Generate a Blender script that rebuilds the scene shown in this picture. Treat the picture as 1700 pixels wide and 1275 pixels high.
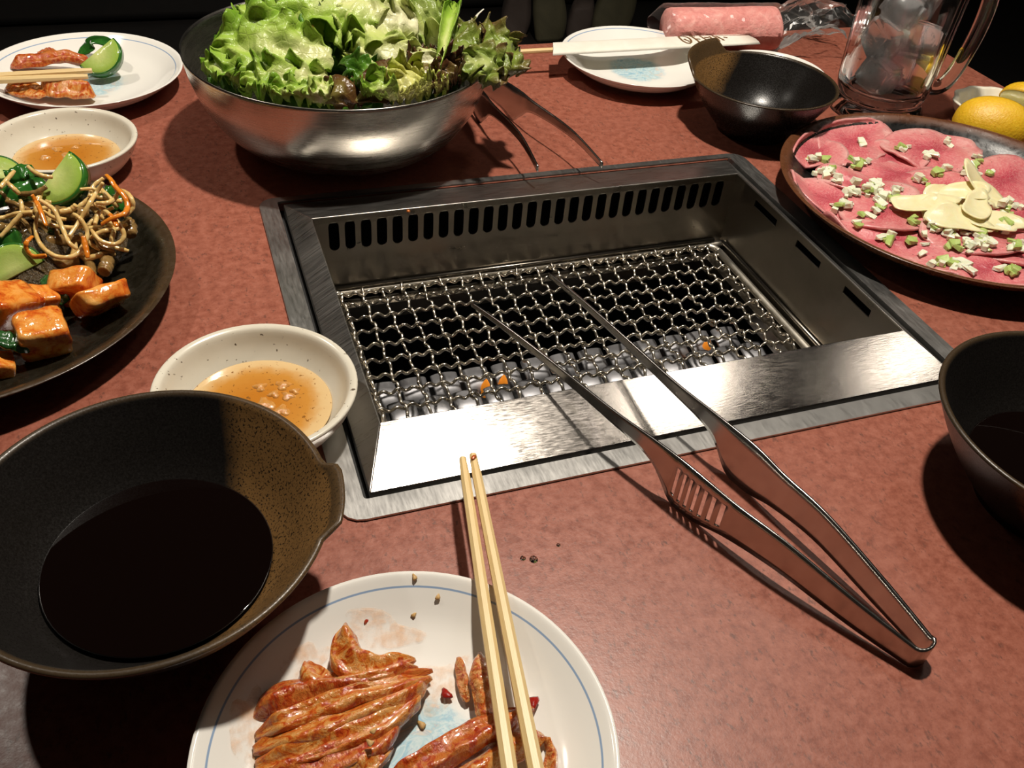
import bpy, bmesh, math, random
from mathutils import Vector, Matrix, noise
from mathutils.bvhtree import BVHTree
random.seed(7)
PI = math.pi
for o in list(bpy.data.objects): bpy.data.objects.remove(o, do_unlink=True)
scene = bpy.context.scene
COL = scene.collection

# ---------------------------------------------------------------- camera
CAM = Vector((-0.2537, -0.4664, 0.36))
RIGHT = Vector((0.9420, -0.3269, 0.0761)); UP = Vector((0.1607, 0.6383, 0.7528)); FWD = Vector((0.2946, 0.6969, -0.6538))
FPX = 1497.7
cd = bpy.data.cameras.new('camera'); cam = bpy.data.objects.new('camera', cd); COL.objects.link(cam)
cd.sensor_fit = 'HORIZONTAL'; cd.sensor_width = 36.0; cd.lens = 36.0 * FPX / 1700.0
cd.clip_start = 0.01; cd.clip_end = 50
cam.matrix_world = Matrix(((RIGHT.x, UP.x, -FWD.x, CAM.x), (RIGHT.y, UP.y, -FWD.y, CAM.y), (RIGHT.z, UP.z, -FWD.z, CAM.z), (0, 0, 0, 1)))
scene.camera = cam

# ---------------------------------------------------------------- light
world = bpy.data.worlds.new('world'); scene.world = world; world.use_nodes = True
world.node_tree.nodes['Background'].inputs[0].default_value = (1.0, 0.82, 0.66, 1)
world.node_tree.nodes['Background'].inputs[1].default_value = 0.014
def spot(loc, energy, size=1.75, radius=0.03, blend=0.6, col=(1.0, 0.91, 0.79)):
    l = bpy.data.lights.new('pendant_light', 'SPOT'); l.energy = energy; l.spot_size = size; l.spot_blend = blend
    l.shadow_soft_size = radius; l.color = col
    o = bpy.data.objects.new('pendant_light', l); o.location = loc; COL.objects.link(o); return o
spot((0.07, 0.105, 1.12), 58)
spot((0.60, 0.24, 1.12), 4, radius=.08)
spot((-0.74, 0.58, 1.12), 17)
spot((1.16, 0.20, 1.12), 5, radius=.07)
vs = scene.view_settings
vs.view_transform = 'Standard'; vs.look = 'None'; vs.gamma = 1.0; vs.use_curve_mapping = False; vs.exposure = 0.15

# ---------------------------------------------------------------- helpers
def px(x, y, z=0.0):
    """point of the place seen at photo pixel (x, y), at height z above the table"""
    d = RIGHT * (x - 850) - UP * (y - 637.5) + FWD * FPX
    t = (z - CAM.z) / d.z
    return CAM + d * t
WL = {}
def tag(o, label=None, cat=None, group=None, kind=None):
    if label: o['label'] = label
    if cat: o['category'] = cat
    if group: o['group'] = group
    if kind: o['kind'] = kind
    return o
def empty(name, loc):
    o = bpy.data.objects.new(name, None); o.empty_display_size = 0.02; o.location = loc; COL.objects.link(o)
    WL[o.name] = Vector(loc); return o
def mk(name, verts, faces, mat, parent=None, smooth=True, uvs=None, solid=0, origin=None, sub=0, bevel=0):
    """one mesh object from world-space vertices; its origin is the base of the thing or of its parent"""
    vs_ = [Vector(v) for v in verts]
    if parent: org = WL[parent.name]
    elif origin is not None: org = Vector(origin)
    else:
        n = len(vs_); org = Vector((sum(v.x for v in vs_) / n, sum(v.y for v in vs_) / n, min(v.z for v in vs_)))
    me = bpy.data.meshes.new(name)
    me.from_pydata([v - org for v in vs_], [], faces)
    bm = bmesh.new(); bm.from_mesh(me); bmesh.ops.recalc_face_normals(bm, faces=bm.faces); bm.to_mesh(me); bm.free()
    if uvs:
        uvl = me.uv_layers.new(name='UVMap')
        for lp in me.loops: uvl.data[lp.index].uv = uvs[lp.vertex_index]
    me.materials.append(mat)
    if smooth:
        for p in me.polygons: p.use_smooth = True
    o = bpy.data.objects.new(name, me); COL.objects.link(o)
    if parent: o.parent = parent
    else: o.location = org
    WL[o.name] = org
    if bevel:
        b = o.modifiers.new('bevel', 'BEVEL'); b.width = bevel; b.segments = 2; b.limit_method = 'ANGLE'; b.angle_limit = 0.6
        o.modifiers.new('wn', 'WEIGHTED_NORMAL')
    if solid:
        s = o.modifiers.new('solid', 'SOLIDIFY'); s.thickness = solid; s.offset = 0
    if sub:
        s = o.modifiers.new('sub', 'SUBSURF'); s.levels = sub; s.render_levels = sub
    return o
def inst(src, loc, rot=(0, 0, 0), scale=1, label=None, group=None):
    o = src.copy(); COL.objects.link(o); o.location = loc; o.rotation_euler = rot
    o.scale = (scale,) * 3 if not hasattr(scale, '__len__') else scale
    WL[o.name] = Vector(loc)
    if label: o['label'] = label
    if group: o['group'] = group
    return o
def cr(pts, n):
    """Catmull-Rom through points (tuples of any size), n samples"""
    out = []; m = len(pts) - 1
    for i in range(n):
        t = i / (n - 1) * m; k = min(int(t), m - 1); f = t - k
        p0 = pts[max(k - 1, 0)]; p1 = pts[k]; p2 = pts[k + 1]; p3 = pts[min(k + 2, m)]
        out.append(tuple(0.5 * (2 * b + (c - a) * f + (2 * a - 5 * b + 4 * c - d) * f * f + (3 * b - a - 3 * c + d) * f ** 3) for a, b, c, d in zip(p0, p1, p2, p3)))
    return out
def lathe(prof, c, seg=72, mod=None):
    """closed surface of revolution; profile from axis to axis or closed; mod(theta, r, z) -> (r, z)"""
    v = []; f = []; n = len(prof)
    for i in range(seg):
        a = 2 * PI * i / seg
        for (r, z) in prof:
            if mod: r2, z2 = mod(a, r, z)
            else: r2, z2 = r, z
            v.append((c[0] + r2 * math.cos(a), c[1] + r2 * math.sin(a), c[2] + z2))
    for i in range(seg):
        j = (i + 1) % seg
        for k in range(n - 1):
            f.append((i * n + k, j * n + k, j * n + k + 1, i * n + k + 1))
    return v, f
def weld(o, d=1e-5):
    bm = bmesh.new(); bm.from_mesh(o.data); bmesh.ops.remove_doubles(bm, verts=bm.verts, dist=d)
    bmesh.ops.recalc_face_normals(bm, faces=bm.faces); bm.to_mesh(o.data); bm.free()
    for p in o.data.polygons: p.use_smooth = True
    return o
def tube(pts, radii, seg=10, squash=1.0, cap=True):
    pts = [Vector(p) for p in pts]; n = len(pts); v = []; f = []; up = Vector((0, 0, 1)); prev = None
    uvs = []
    for i, p in enumerate(pts):
        t = (pts[min(i + 1, n - 1)] - pts[max(i - 1, 0)]).normalized()
        if prev is None:
            s = t.cross(up)
            if s.length < 1e-3: s = t.cross(Vector((1, 0, 0)))
            s.normalize()
        else: s = (prev - t * prev.dot(t)).normalized()
        prev = s; w = s.cross(t)
        r = radii[i] if hasattr(radii, '__len__') else radii
        for k in range(seg):
            a = 2 * PI * k / seg
            v.append(p + s * (r * math.cos(a)) + w * (r * squash * math.sin(a))); uvs.append((i / (n - 1), k / seg))
    for i in range(n - 1):
        for k in range(seg):
            f.append((i * seg + k, i * seg + (k + 1) % seg, (i + 1) * seg + (k + 1) % seg, (i + 1) * seg + k))
    if cap:
        f.append(tuple(range(seg))[::-1]); f.append(tuple((n - 1) * seg + k for k in range(seg)))
    return v, f, uvs
def box(x0, x1, y0, y1, z0, z1):
    v = [(x, y, z) for z in (z0, z1) for y in (y0, y1) for x in (x0, x1)]
    return v, [(0, 2, 3, 1), (4, 5, 7, 6), (0, 1, 5, 4), (2, 6, 7, 3), (0, 4, 6, 2), (1, 3, 7, 5)]
def joinv(*parts):
    V = []; Fc = []
    for v, f in parts:
        b = len(V); V += list(v); Fc += [tuple(i + b for i in q) for q in f]
    return V, Fc

# ---------------------------------------------------------------- materials
def newmat(name, base=(.5, .5, .5), rough=.5, metal=0.0, spec=.5, **kw):
    m = bpy.data.materials.new(name); m.use_nodes = True
    b = m.node_tree.nodes['Principled BSDF']
    b.inputs['Base Color'].default_value = (*base, 1); b.inputs['Roughness'].default_value = rough
    b.inputs['Metallic'].default_value = metal; b.inputs['Specular IOR Level'].default_value = spec
    for k, val in kw.items(): b.inputs[k.replace('_', ' ')].default_value = val
    return m
class NT:
    def __init__(s, m): s.t = m.node_tree; s.n = s.t.nodes; s.b = s.n['Principled BSDF']
    def new(s, ty, **kw):
        n = s.n.new(ty)
        for k, v in kw.items(): setattr(n, k, v)
        return n
    def link(s, a, b): s.t.links.new(a, b)
    def coord(s, kind='Object', scale=(1, 1, 1), rot=(0, 0, 0)):
        tc = s.new('ShaderNodeTexCoord'); mp = s.new('ShaderNodeMapping'); mp.inputs['Scale'].default_value = scale; mp.inputs['Rotation'].default_value = rot
        s.link(tc.outputs[kind], mp.inputs[0]); return mp.outputs[0]
    def noise(s, vec, scale, detail=4, rough=.6, dist=0):
        n = s.new('ShaderNodeTexNoise'); n.inputs['Scale'].default_value = scale; n.inputs['Detail'].default_value = detail
        n.inputs['Roughness'].default_value = rough; n.inputs['Distortion'].default_value = dist; s.link(vec, n.inputs['Vector']); return n.outputs['Fac']
    def voro(s, vec, scale, feature='F1'):
        n = s.new('ShaderNodeTexVoronoi'); n.feature = feature; n.inputs['Scale'].default_value = scale; s.link(vec, n.inputs['Vector']); return n.outputs['Distance']
    def ramp(s, fac, stops):
        r = s.new('ShaderNodeValToRGB'); e = r.color_ramp.elements
        while len(e) < len(stops): e.new(0.5)
        for el, (p, c) in zip(e, stops): el.position = p; el.color = (*c, 1) if hasattr(c, '__len__') else (c, c, c, 1)
        s.link(fac, r.inputs[0]); return r.outputs[0]
    def mix(s, fac, a, b, mode='MIX'):
        n = s.new('ShaderNodeMix', data_type='RGBA', blend_type=mode)
        for val, i in ((fac, 0), (a, 6), (b, 7)):
            if hasattr(val, 'node'): s.link(val, n.inputs[i])
            elif i == 0: n.inputs[0].default_value = val
            else: n.inputs[i].default_value = (*val, 1)
        return n.outputs[2]
    def math(s, op, a, b=None, clamp=False):
        n = s.new('ShaderNodeMath', operation=op, use_clamp=clamp)
        for val, i in ((a, 0), (b, 1)):
            if val is None: continue
            if hasattr(val, 'node'): s.link(val, n.inputs[i])
            else: n.inputs[i].default_value = val
        return n.outputs[0]
    def sep(s, vec):
        n = s.new('ShaderNodeSeparateXYZ'); s.link(vec, n.inputs[0]); return n.outputs
    def length(s, vec, flat=True):
        if flat:
            mu = s.new('ShaderNodeVectorMath', operation='MULTIPLY'); s.link(vec, mu.inputs[0]); mu.inputs[1].default_value = (1, 1, 0); vec = mu.outputs[0]
        n = s.new('ShaderNodeVectorMath', operation='LENGTH'); s.link(vec, n.inputs[0]); return n.outputs['Value']
    def color(s, c): s.link(c, s.b.inputs['Base Color'])
    def rough(s, c): s.link(c, s.b.inputs['Roughness'])
    def bump(s, h, strength=.3, dist=.001):
        n = s.new('ShaderNodeBump'); n.inputs['Strength'].default_value = strength; n.inputs['Distance'].default_value = dist
        s.link(h, n.inputs['Height']); s.link(n.outputs[0], s.b.inputs['Normal'])

def mat_table():
    m = newmat('table_laminate', rough=.34, spec=.45); t = NT(m); co = t.coord()
    a = t.noise(co, 150, 5, .75); b = t.noise(t.coord(scale=(1, .55, 1), rot=(0, 0, .35)), 330, 4, .7); c = t.noise(co, 22, 3, .5)
    col = t.ramp(a, [(.34, (.200, .058, .036)), (.5, (.285, .090, .056)), (.66, (.350, .122, .080))])
    sp = t.ramp(b, [(.31, 0.0), (.43, 1.0)])
    col = t.mix(sp, (.135, .050, .034), col)
    col = t.mix(t.ramp(c, [(.35, 0.0), (.7, .30)]), col, (.27, .098, .068)); t.color(col)
    t.rough(t.ramp(a, [(.3, .30), (.7, .42)])); t.bump(t.noise(co, 520, 3, .6), .13, .0006); return m
def mat_steel(name, base=(.62, .60, .57), rough=.28, scr=(3, 90, 3), s=12, var=.14, rot=(0, 0, 0), bump=.04):
    m = newmat(name, base, rough, 1.0); t = NT(m); co = t.coord(scale=scr, rot=rot)
    n1 = t.noise(co, s, 5, .7); n2 = t.noise(t.coord(), 30, 4, .6)
    t.rough(t.math('ADD', t.ramp(n1, [(.25, rough - var * .6), (.75, rough + var)]), t.math('MULTIPLY', t.math('SUBTRACT', n2, .5), .12)))
    t.color(t.mix(t.ramp(n2, [(.3, 0.0), (.75, 1.0)]), tuple(c * .82 for c in base), base))
    t.bump(n1, bump, .0006); return m
def mat_glaze(name, dark=(.0065, .0055, .0048), brown=(.20, .105, .035), lip=None, cut=.02, rough=.32, rimz=9.0):
    """dark glazed stoneware; beyond a straight dip line towards the lip (angle) the glaze is brown with black specks"""
    m = newmat(name, dark, rough, 0, .36); t = NT(m); co = t.coord()
    n = t.noise(co, 950, 3, .7); col = t.ramp(n, [(.35, dark), (.75, tuple(c * 1.6 + .002 for c in dark))])
    if lip is not None:
        x, y, z = t.sep(co)
        d = t.math('ADD', t.math('MULTIPLY', x, math.cos(lip)), t.math('MULTIPLY', y, math.sin(lip)))
        d = t.math('ADD', d, t.math('MULTIPLY', t.math('SUBTRACT', t.noise(co, 40, 2), .5), .006))
        mask = t.ramp(t.math('MULTIPLY_ADD', d, 60.0, False), [(0, 0.0), (1, 1.0)]) if False else t.ramp(t.math('ADD', t.math('MULTIPLY', t.math('SUBTRACT', d, cut), 90.0), .5, True), [(.0, 0.0), (1.0, 1.0)])
        sp = t.ramp(t.noise(co, 900, 2, .6), [(.36, 0.0), (.46, 1.0)])
        br = t.mix(sp, (.015, .010, .006), t.mix(t.noise(co, 60, 3), tuple(c * .75 for c in brown), brown))
        col = t.mix(mask, col, br)
    zz = t.sep(co)[2]; col = t.mix(t.ramp(t.math('MULTIPLY', t.math('SUBTRACT', zz, rimz - .0016), 700.0, True), [(0, 0.0), (1, .8)]), col, (.050, .032, .016))
    t.color(col); t.rough(t.ramp(n, [(.3, rough - .08), (.7, rough + .12)])); t.bump(n, .12, .0005); return m
def mat_plate():
    m = newmat('white_porcelain', (.78, .76, .71), .12, 0, .5); t = NT(m); co = t.coord(); r = t.length(co)
    ring = t.ramp(t.math('MULTIPLY', t.math('ABSOLUTE', t.math('SUBTRACT', r, .0765)), 1000.0), [(.28, 1.0), (.50, 0.0)])
    pat = t.ramp(t.math('ADD', r, t.math('MULTIPLY', t.math('SUBTRACT', t.noise(co, 70, 2), .5), .012)), [(.026, .95), (.032, 0.0)])
    n = t.noise(co, 75, 4, .6, 1.5)
    pc = t.ramp(n, [(.30, (.22, .38, .52)), (.40, (.32, .54, .64)), (.48, (.56, .68, .70)), (.55, (.36, .57, .64)), (.64, (.64, .58, .50)), (.75, (.28, .44, .60))])
    vl = t.ramp(t.noise(co, 60, 3, .5, 3.0), [(.485, 0.0), (.50, .8), (.515, 0.0)])
    pc = t.mix(vl, pc, (.30, .42, .55))
    col = t.mix(pat, (.78, .76, .71), pc); z = t.sep(co)[2]
    col = t.mix(ring, col, (.26, .36, .52)); t.color(col); return m
def mat_cream():
    m = newmat('cream_stoneware', (.66, .61, .50), .22, 0, .5); t = NT(m); co = t.coord()
    s = t.ramp(t.noise(co, 330, 2, .5), [(.27, 1.0), (.32, 0.0)]); n = t.noise(co, 40, 3)
    t.color(t.mix(s, t.mix(n, (.60, .55, .44), (.72, .68, .58)), (.13, .10, .07))); return m
def mat_liquid(name, col, rough=.04, alpha=None, trans=0.0):
    m = newmat(name, col, rough, 0, .6); 
    if trans: m.node_tree.nodes['Principled BSDF'].inputs['Transmission Weight'].default_value = trans
    return m
def mat_lettuce(name, rib, mid, edge, rough=.3):
    m = newmat(name, mid, rough, 0, .5); t = NT(m); uv = t.sep(t.coord('UV')); co = t.coord()
    e = t.math('ABSOLUTE', t.math('SUBTRACT', t.math('MULTIPLY', uv[1], 2.0), 1.0))
    k = t.math('ADD', t.math('MULTIPLY', e, .55), t.math('MULTIPLY', uv[0], .50))
    k = t.math('ADD', k, t.math('MULTIPLY', t.math('SUBTRACT', t.noise(co, 60, 4), .5), .5))
    col = t.ramp(k, [(.12, rib), (.48, mid), (.92, edge)])
    vein = t.ramp(t.voro(t.coord(scale=(1, 1, 1)), 130, 'DISTANCE_TO_EDGE'), [(.0, 1.0), (.09, 0.0)])
    col = t.mix(t.math('MULTIPLY', vein, .14), col, rib)
    fl = t.ramp(t.voro(co, 75), [(.07, 1.0), (.10, 0.0)]); fl = t.math('MULTIPLY', fl, t.ramp(t.noise(co, 30, 1), [(.55, 0.0), (.6, 1.0)]))
    col = t.mix(fl, col, (.50, .14, .02)); t.color(col)
    t.bump(t.math('ADD', t.noise(co, 160, 4, .7), t.math('MULTIPLY', vein, -.18)), .45, .0020)
    tr = t.new('ShaderNodeBsdfTranslucent'); t.link(col, tr.inputs[0]); mx = t.new('ShaderNodeMixShader'); mx.inputs[0].default_value = .28
    out = t.n['Material Output']; t.link(t.b.outputs[0], mx.inputs[1]); t.link(tr.outputs[0], mx.inputs[2]); t.link(mx.outputs[0], out.inputs[0]); return m
def mat_food(name, stops, scale=60, rough=.22, bump=.4, coord='Object', stretch=(1, 1, 1), sss=.12, dist=.0015, wet=60, distort=.8):
    m = newmat(name, stops[0][1], rough, 0, .6); t = NT(m); co = t.coord(coord, stretch)
    n = t.noise(co, scale, 5, .65, distort); t.color(t.ramp(n, stops))
    o = t.coord(); h = t.math('ADD', t.noise(co, scale * 1.7, 4, .6), t.math('MULTIPLY', t.noise(o, wet * 6, 3, .6), .4)); t.bump(h, bump, dist)
    if rough < .2: t.b.inputs['Coat Weight'].default_value = .5; t.b.inputs['Coat Roughness'].default_value = .06
    if sss:
        t.b.inputs['Subsurface Weight'].default_value = sss; t.b.inputs['Subsurface Radius'].default_value = (.004, .002, .001); t.b.inputs['Subsurface Scale'].default_value = 1.0
    return m

TABLE = mat_table()
STEEL = mat_steel('brushed_steel', (.55, .53, .50), .30)
FLANGE = mat_steel('scratched_flange_steel', (.56, .55, .53), .34, (40, 6, 3), 14, .08, (0, 0, .5), .02)
RAMP = mat_steel('scratched_ramp_steel', (.42, .39, .36), .14, (9, 60, 3), 16, .08, (0, 0, .6), .06)
WALL = mat_steel('greasy_wall_steel', (.25, .225, .19), .30, (3, 3, 14), 5, .06, bump=.02)
ROD = mat_steel('net_rod_steel', (.72, .67, .58), .40, (1, 1, 1), 60, .08)
DARKGAP = newmat('plain_black', (.006, .006, .006), .7)  # plain even black, shared by the channel and the firebox
WIRE = mat_steel('heat_tinted_wire', (.66, .60, .50), .26, (1, 1, 1), 60, .10)
TONG = mat_steel('tong_steel', (.56, .54, .51), .22, (30, 30, 3), 8, .05, bump=0.0)
BOWLST = mat_steel('salad_bowl_steel', (.54, .51, .46), .25, (2, 2, 60), 9, .10, bump=.02)
PLATE = mat_plate(); CREAM = mat_cream()
BAMBOO = mat_food('pale_bamboo', [(.3, (.62, .42, .17)), (.5, (.74, .54, .25)), (.7, (.82, .64, .34))], 8, .42, .10, 'UV', (2, 14, 1), 0, .0003)
SOY = mat_liquid('dark_soy_dip', (.0024, .0008, .0005), .03)
AMBER = newmat('amber_oil_sauce', (.62, .27, .045), .05, 0, .6); AMBER.node_tree.nodes['Principled BSDF'].inputs['Transmission Weight'].default_value = .0
_t = NT(AMBER); _co = _t.coord(); _r = _t.length(_co)
_c = _t.ramp(_t.math('ADD', _r, _t.math('MULTIPLY', _t.math('SUBTRACT', _t.noise(_co, 90, 3), .5), .010)), [(.012, (.46, .17, .020)), (.029, (.52, .24, .045)), (.036, (.62, .44, .22))])
_t.color(_t.mix(_t.ramp(_t.noise(_co, 420, 2), [(.30, 1.0), (.36, 0.0)]), _c, (.22, .09, .02)))
_t.bump(_t.noise(_co, 70, 3), .10, .001)

# ---------------------------------------------------------------- the setting
DARKWOOD = mat_food('shade_toned_wood', [(.3, (.006, .005, .004)), (.7, (.014, .010, .008))], 6, .6, .1, 'Object', (1, 8, 1), 0)  # near black: the darkness of the room is put into the colour
SEAT = mat_food('shade_toned_vinyl', [(.3, (.004, .0035, .003)), (.7, (.008, .006, .005))], 20, .55, .1, 'Object', (1, 1, 1), 0)  # shade put into the colour, so seats stay dark under the lamps
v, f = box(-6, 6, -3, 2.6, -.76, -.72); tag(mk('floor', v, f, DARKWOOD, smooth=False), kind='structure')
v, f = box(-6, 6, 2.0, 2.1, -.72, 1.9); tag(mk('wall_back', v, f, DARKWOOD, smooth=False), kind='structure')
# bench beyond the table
e = empty('bench', (0.2, 1.15, -.72)); tag(e, 'padded bench beyond the far table edge, coloured near black for shade', 'bench')
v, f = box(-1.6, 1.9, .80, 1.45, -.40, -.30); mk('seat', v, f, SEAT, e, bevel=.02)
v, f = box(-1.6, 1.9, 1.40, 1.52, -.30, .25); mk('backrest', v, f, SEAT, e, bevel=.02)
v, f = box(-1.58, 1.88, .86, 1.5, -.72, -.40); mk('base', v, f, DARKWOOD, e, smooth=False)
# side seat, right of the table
e = empty('low_bench', (1.05, .3, -.72)); tag(e, 'dark seat right of the table, its shadow put into the colour', 'seat')
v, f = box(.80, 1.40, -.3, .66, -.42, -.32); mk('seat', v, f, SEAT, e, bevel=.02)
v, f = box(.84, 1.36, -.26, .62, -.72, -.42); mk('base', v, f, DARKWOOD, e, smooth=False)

# table
TX0, TX1, TY0, TY1 = -.95, .597, -.75, .442
HX, HY = .1985, .1585
t_ = empty('table', (-.15, -.1, -.72)); tag(t_, 'reddish brown speckled laminate table with a grill set into it', 'table')
ov = [(TX0, TY0), (TX1, TY0), (TX1, TY1), (TX0, TY1)]; iv = [(-HX, -HY), (HX, -HY), (HX, HY), (-HX, HY)]
V = [(x, y, 0) for x, y in ov] + [(x, y, 0) for x, y in iv] + [(x, y, -.03) for x, y in ov] + [(x, y, -.03) for x, y in iv]
Fc = []
for i in range(4):
    j = (i + 1) % 4
    Fc += [(i, j, 4 + j, 4 + i), (8 + i, 12 + i, 12 + j, 8 + j), (i, 8 + i, 8 + j, j), (4 + i, 4 + j, 12 + j, 12 + i)]
mk('table_top', V, Fc, TABLE, t_, smooth=False)
v, f = box(TX0, TX1 + .0015, TY1 - .0002, TY1 + .0015, -.03, -.0005); mk('edge_band', v, f, DARKWOOD, t_, smooth=False)
for (x, y) in ((-.85, -.65), (.5, -.65), (-.85, .35), (.5, .35)):
    v, f = box(x - .03, x + .03, y - .03, y + .03, -.72, -.03); mk('leg', v, f, DARKWOOD, t_, smooth=False)

# ---------------------------------------------------------------- grill set in the table
g = empty('table_grill', (0, 0, -.16)); tag(g, 'rectangular stainless steel table grill with slotted walls and sloped rim', 'grill')
def rrect(x0, x1, y0, y1, r, n=5):
    out = []
    for cx, cy, a0 in ((x1 - r, y1 - r, 0), (x0 + r, y1 - r, 90), (x0 + r, y0 + r, 180), (x1 - r, y0 + r, 270)):
        for k in range(n):
            a = math.radians(a0 + 90 * k / (n - 1)); out.append((cx + r * math.cos(a), cy + r * math.sin(a)))
    return out
ro = rrect(-.2113, .2113, -.1655, .1655, .012); ri = rrect(-.1975, .1975, -.1522, .1592, .002); n = len(ro)
V = [(x, y, .0018) for x, y in ro] + [(x, y, .0018) for x, y in ri] + [(x, y, .0002) for x, y in ro] + [(x, y, -.02) for x, y in ri]
Fc = []
for i in range(n):
    j = (i + 1) % n
    Fc += [(i, j, n + j, n + i), (i, 2 * n + i, 2 * n + j, j), (n + i, n + j, 3 * n + j, 3 * n + i)]
mk('flange', V, Fc, FLANGE, g, smooth=False)
# dark channel between flange and ring
ci = rrect(-.186, .186, -.14, .146, .002)
V = [(x, y, -.006) for x, y in ri] + [(x, y, -.006) for x, y in ci]
mk('channel', V, [(i, (i + 1) % n, n + (i + 1) % n, n + i) for i in range(n)], DARKGAP, g, smooth=False)
# raised ring: four sloped faces, outer low edge to inner high edge
OX0, OX1, OY0, OY1, OZ = -.1935, .1935, -.1482, .1555, .0010
IX0, IX1, IY0, IY1, IZ = -.1785, .1785, -.1068, .1145, .0110
oc = [(OX0, OY0), (OX1, OY0), (OX1, OY1), (OX0, OY1)]; ic = [(IX0, IY0), (IX1, IY0), (IX1, IY1), (IX0, IY1)]
for i, (nm, mt) in enumerate((('rim_slope', RAMP), ('rim_slope', STEEL), ('rim_slope', STEEL), ('rim_slope', STEEL))):
    j = (i + 1) % 4; a, b, c, d = oc[i], oc[j], ic[j], ic[i]
    top = [(*a, OZ), (*b, OZ), (*c, IZ), (*d, IZ)]; th = .0012
    bot = [(*a, OZ - .006), (*b, OZ - .006), (*c, IZ - .006), (*d, IZ - .006)]
    mk(nm, top + bot, [(0, 1, 2, 3), (7, 6, 5, 4), (0, 4, 5, 1), (2, 6, 7, 3), (1, 5, 6, 2), (0, 3, 7, 4)], mt, g, smooth=False, bevel=.0006)
# walls
def slotted(name, x0, x1, z0, z1, slots, w, sz0, sz1, place, mt):
    """vertical sheet with rounded slot openings; place(x, z, d) gives the world point"""
    V = []; Fc = []; idx = {}
    def P(x, z):
        k = (round(x, 6), round(z, 6))
        if k not in idx: idx[k] = len(V); V.append(place(x, z))
        return idx[k]
    r = w / 2; A = 6; prev = x0
    for s in slots:
        a, b = s - r, s + r; mid_a = (prev + 0) if prev == x0 else prev
        Fc.append((P(prev, z0), P(a, z0), P(a, sz0 + r), P(a, sz1 - r), P(a, z1), P(prev, z1)) if prev == x0 else (P(prev, z0), P(a, z0), P(a, sz0 + r), P(a, sz1 - r), P(a, z1), P(prev, z1), P(prev, sz1 - r), P(prev, sz0 + r)))
        top = [(s + r * math.cos(PI * k / A), sz1 - r + r * math.sin(PI * k / A)) for k in range(A + 1)]
        bot = [(s - r * math.cos(PI * k / A), sz0 + r - r * math.sin(PI * k / A)) for k in range(A + 1)]
        Fc.append(tuple([P(a, z1)] + [P(*q) for q in reversed(top)] + [P(b, z1)]))
        Fc.append(tuple([P(b, z0)] + [P(*q) for q in reversed(bot)] + [P(a, z0)]))
        prev = b
    Fc.append((P(prev, z0), P(x1, z0), P(x1, z1), P(prev, z1), P(prev, sz1 - r), P(prev, sz0 + r)))
    return mk(name, V, Fc, mt, g, smooth=False, solid=.0012)
sl = [-.163 + .326 * k / 27 for k in range(28)]
slotted('back_wall', IX0, IX1, -.050, IZ - .001, sl, .0078, -.0185, .0062, lambda x, z: (x, IY1 + .0006, z), WALL)
for sx in (1, -1):
    V_ = []
    def side(name, X):
        # horizontal slots: build in (y, z) with slots lying down
        cells = [(-.1068, -.0753), (-.0753, -.0442), (-.0442, -.013), (-.013, .0193), (.0193, .0486), (.0486, .0816), (.0816, .1145)]
        zs = (-.050, -.0015, .0045, IZ - .001); V = []; Fc = []
        for ci_, (a, b) in enumerate(cells):
            for zi in range(3):
                if zi == 1 and ci_ in (1, 3, 5): continue
                k = len(V); V += [(X, a, zs[zi]), (X, b, zs[zi]), (X, b, zs[zi + 1]), (X, a, zs[zi + 1])]; Fc.append((k, k + 1, k + 2, k + 3))
        o = mk(name, V, Fc, WALL, g, smooth=False); weld(o)
        for p in o.data.polygons: p.use_smooth = False
        s = o.modifiers.new('solid', 'SOLIDIFY'); s.thickness = .0012
    side('side_wall', sx * (.1785 + .0006))
v, f = box(IX0, IX1, IY0 - .0012, IY0, -.05, IZ - .001); mk('front_wall', v, f, WALL, g, smooth=False)
# ledge that carries the net, with the raised fold beside it
lx, ly0, ly1 = .1785, IY0, IY1
V = [(-lx, ly0, -.0615), (lx, ly0, -.0615), (lx, ly1, -.0615), (-lx, ly1, -.0615), (-.158, -.098, -.0615), (.158, -.098, -.0615), (.158, .098, -.0615), (-.158, .098, -.0615)]
V += [(x, y, -.075) for x, y, z in V[4:8]] + [(x, y, -.05) for x, y, z in V[0:4]]
Fc = []
for i in range(4):
    j = (i + 1) % 4; Fc += [(i, j, 4 + j, 4 + i), (4 + i, 4 + j, 8 + j, 8 + i), (i, 12 + i, 12 + j, j)]
mk('ledge', V, Fc, WALL, g, smooth=False)
# fold strips on back and right ledge
for a, b in (((-.17, .1125, -.052), (.17, .1125, -.052)), ((.1762, .108, -.052), (.1762, -.10, -.052))):
    v, f, u = tube([a, b], .0018, 8); mk('fold', v, f, WALL, g)
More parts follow.
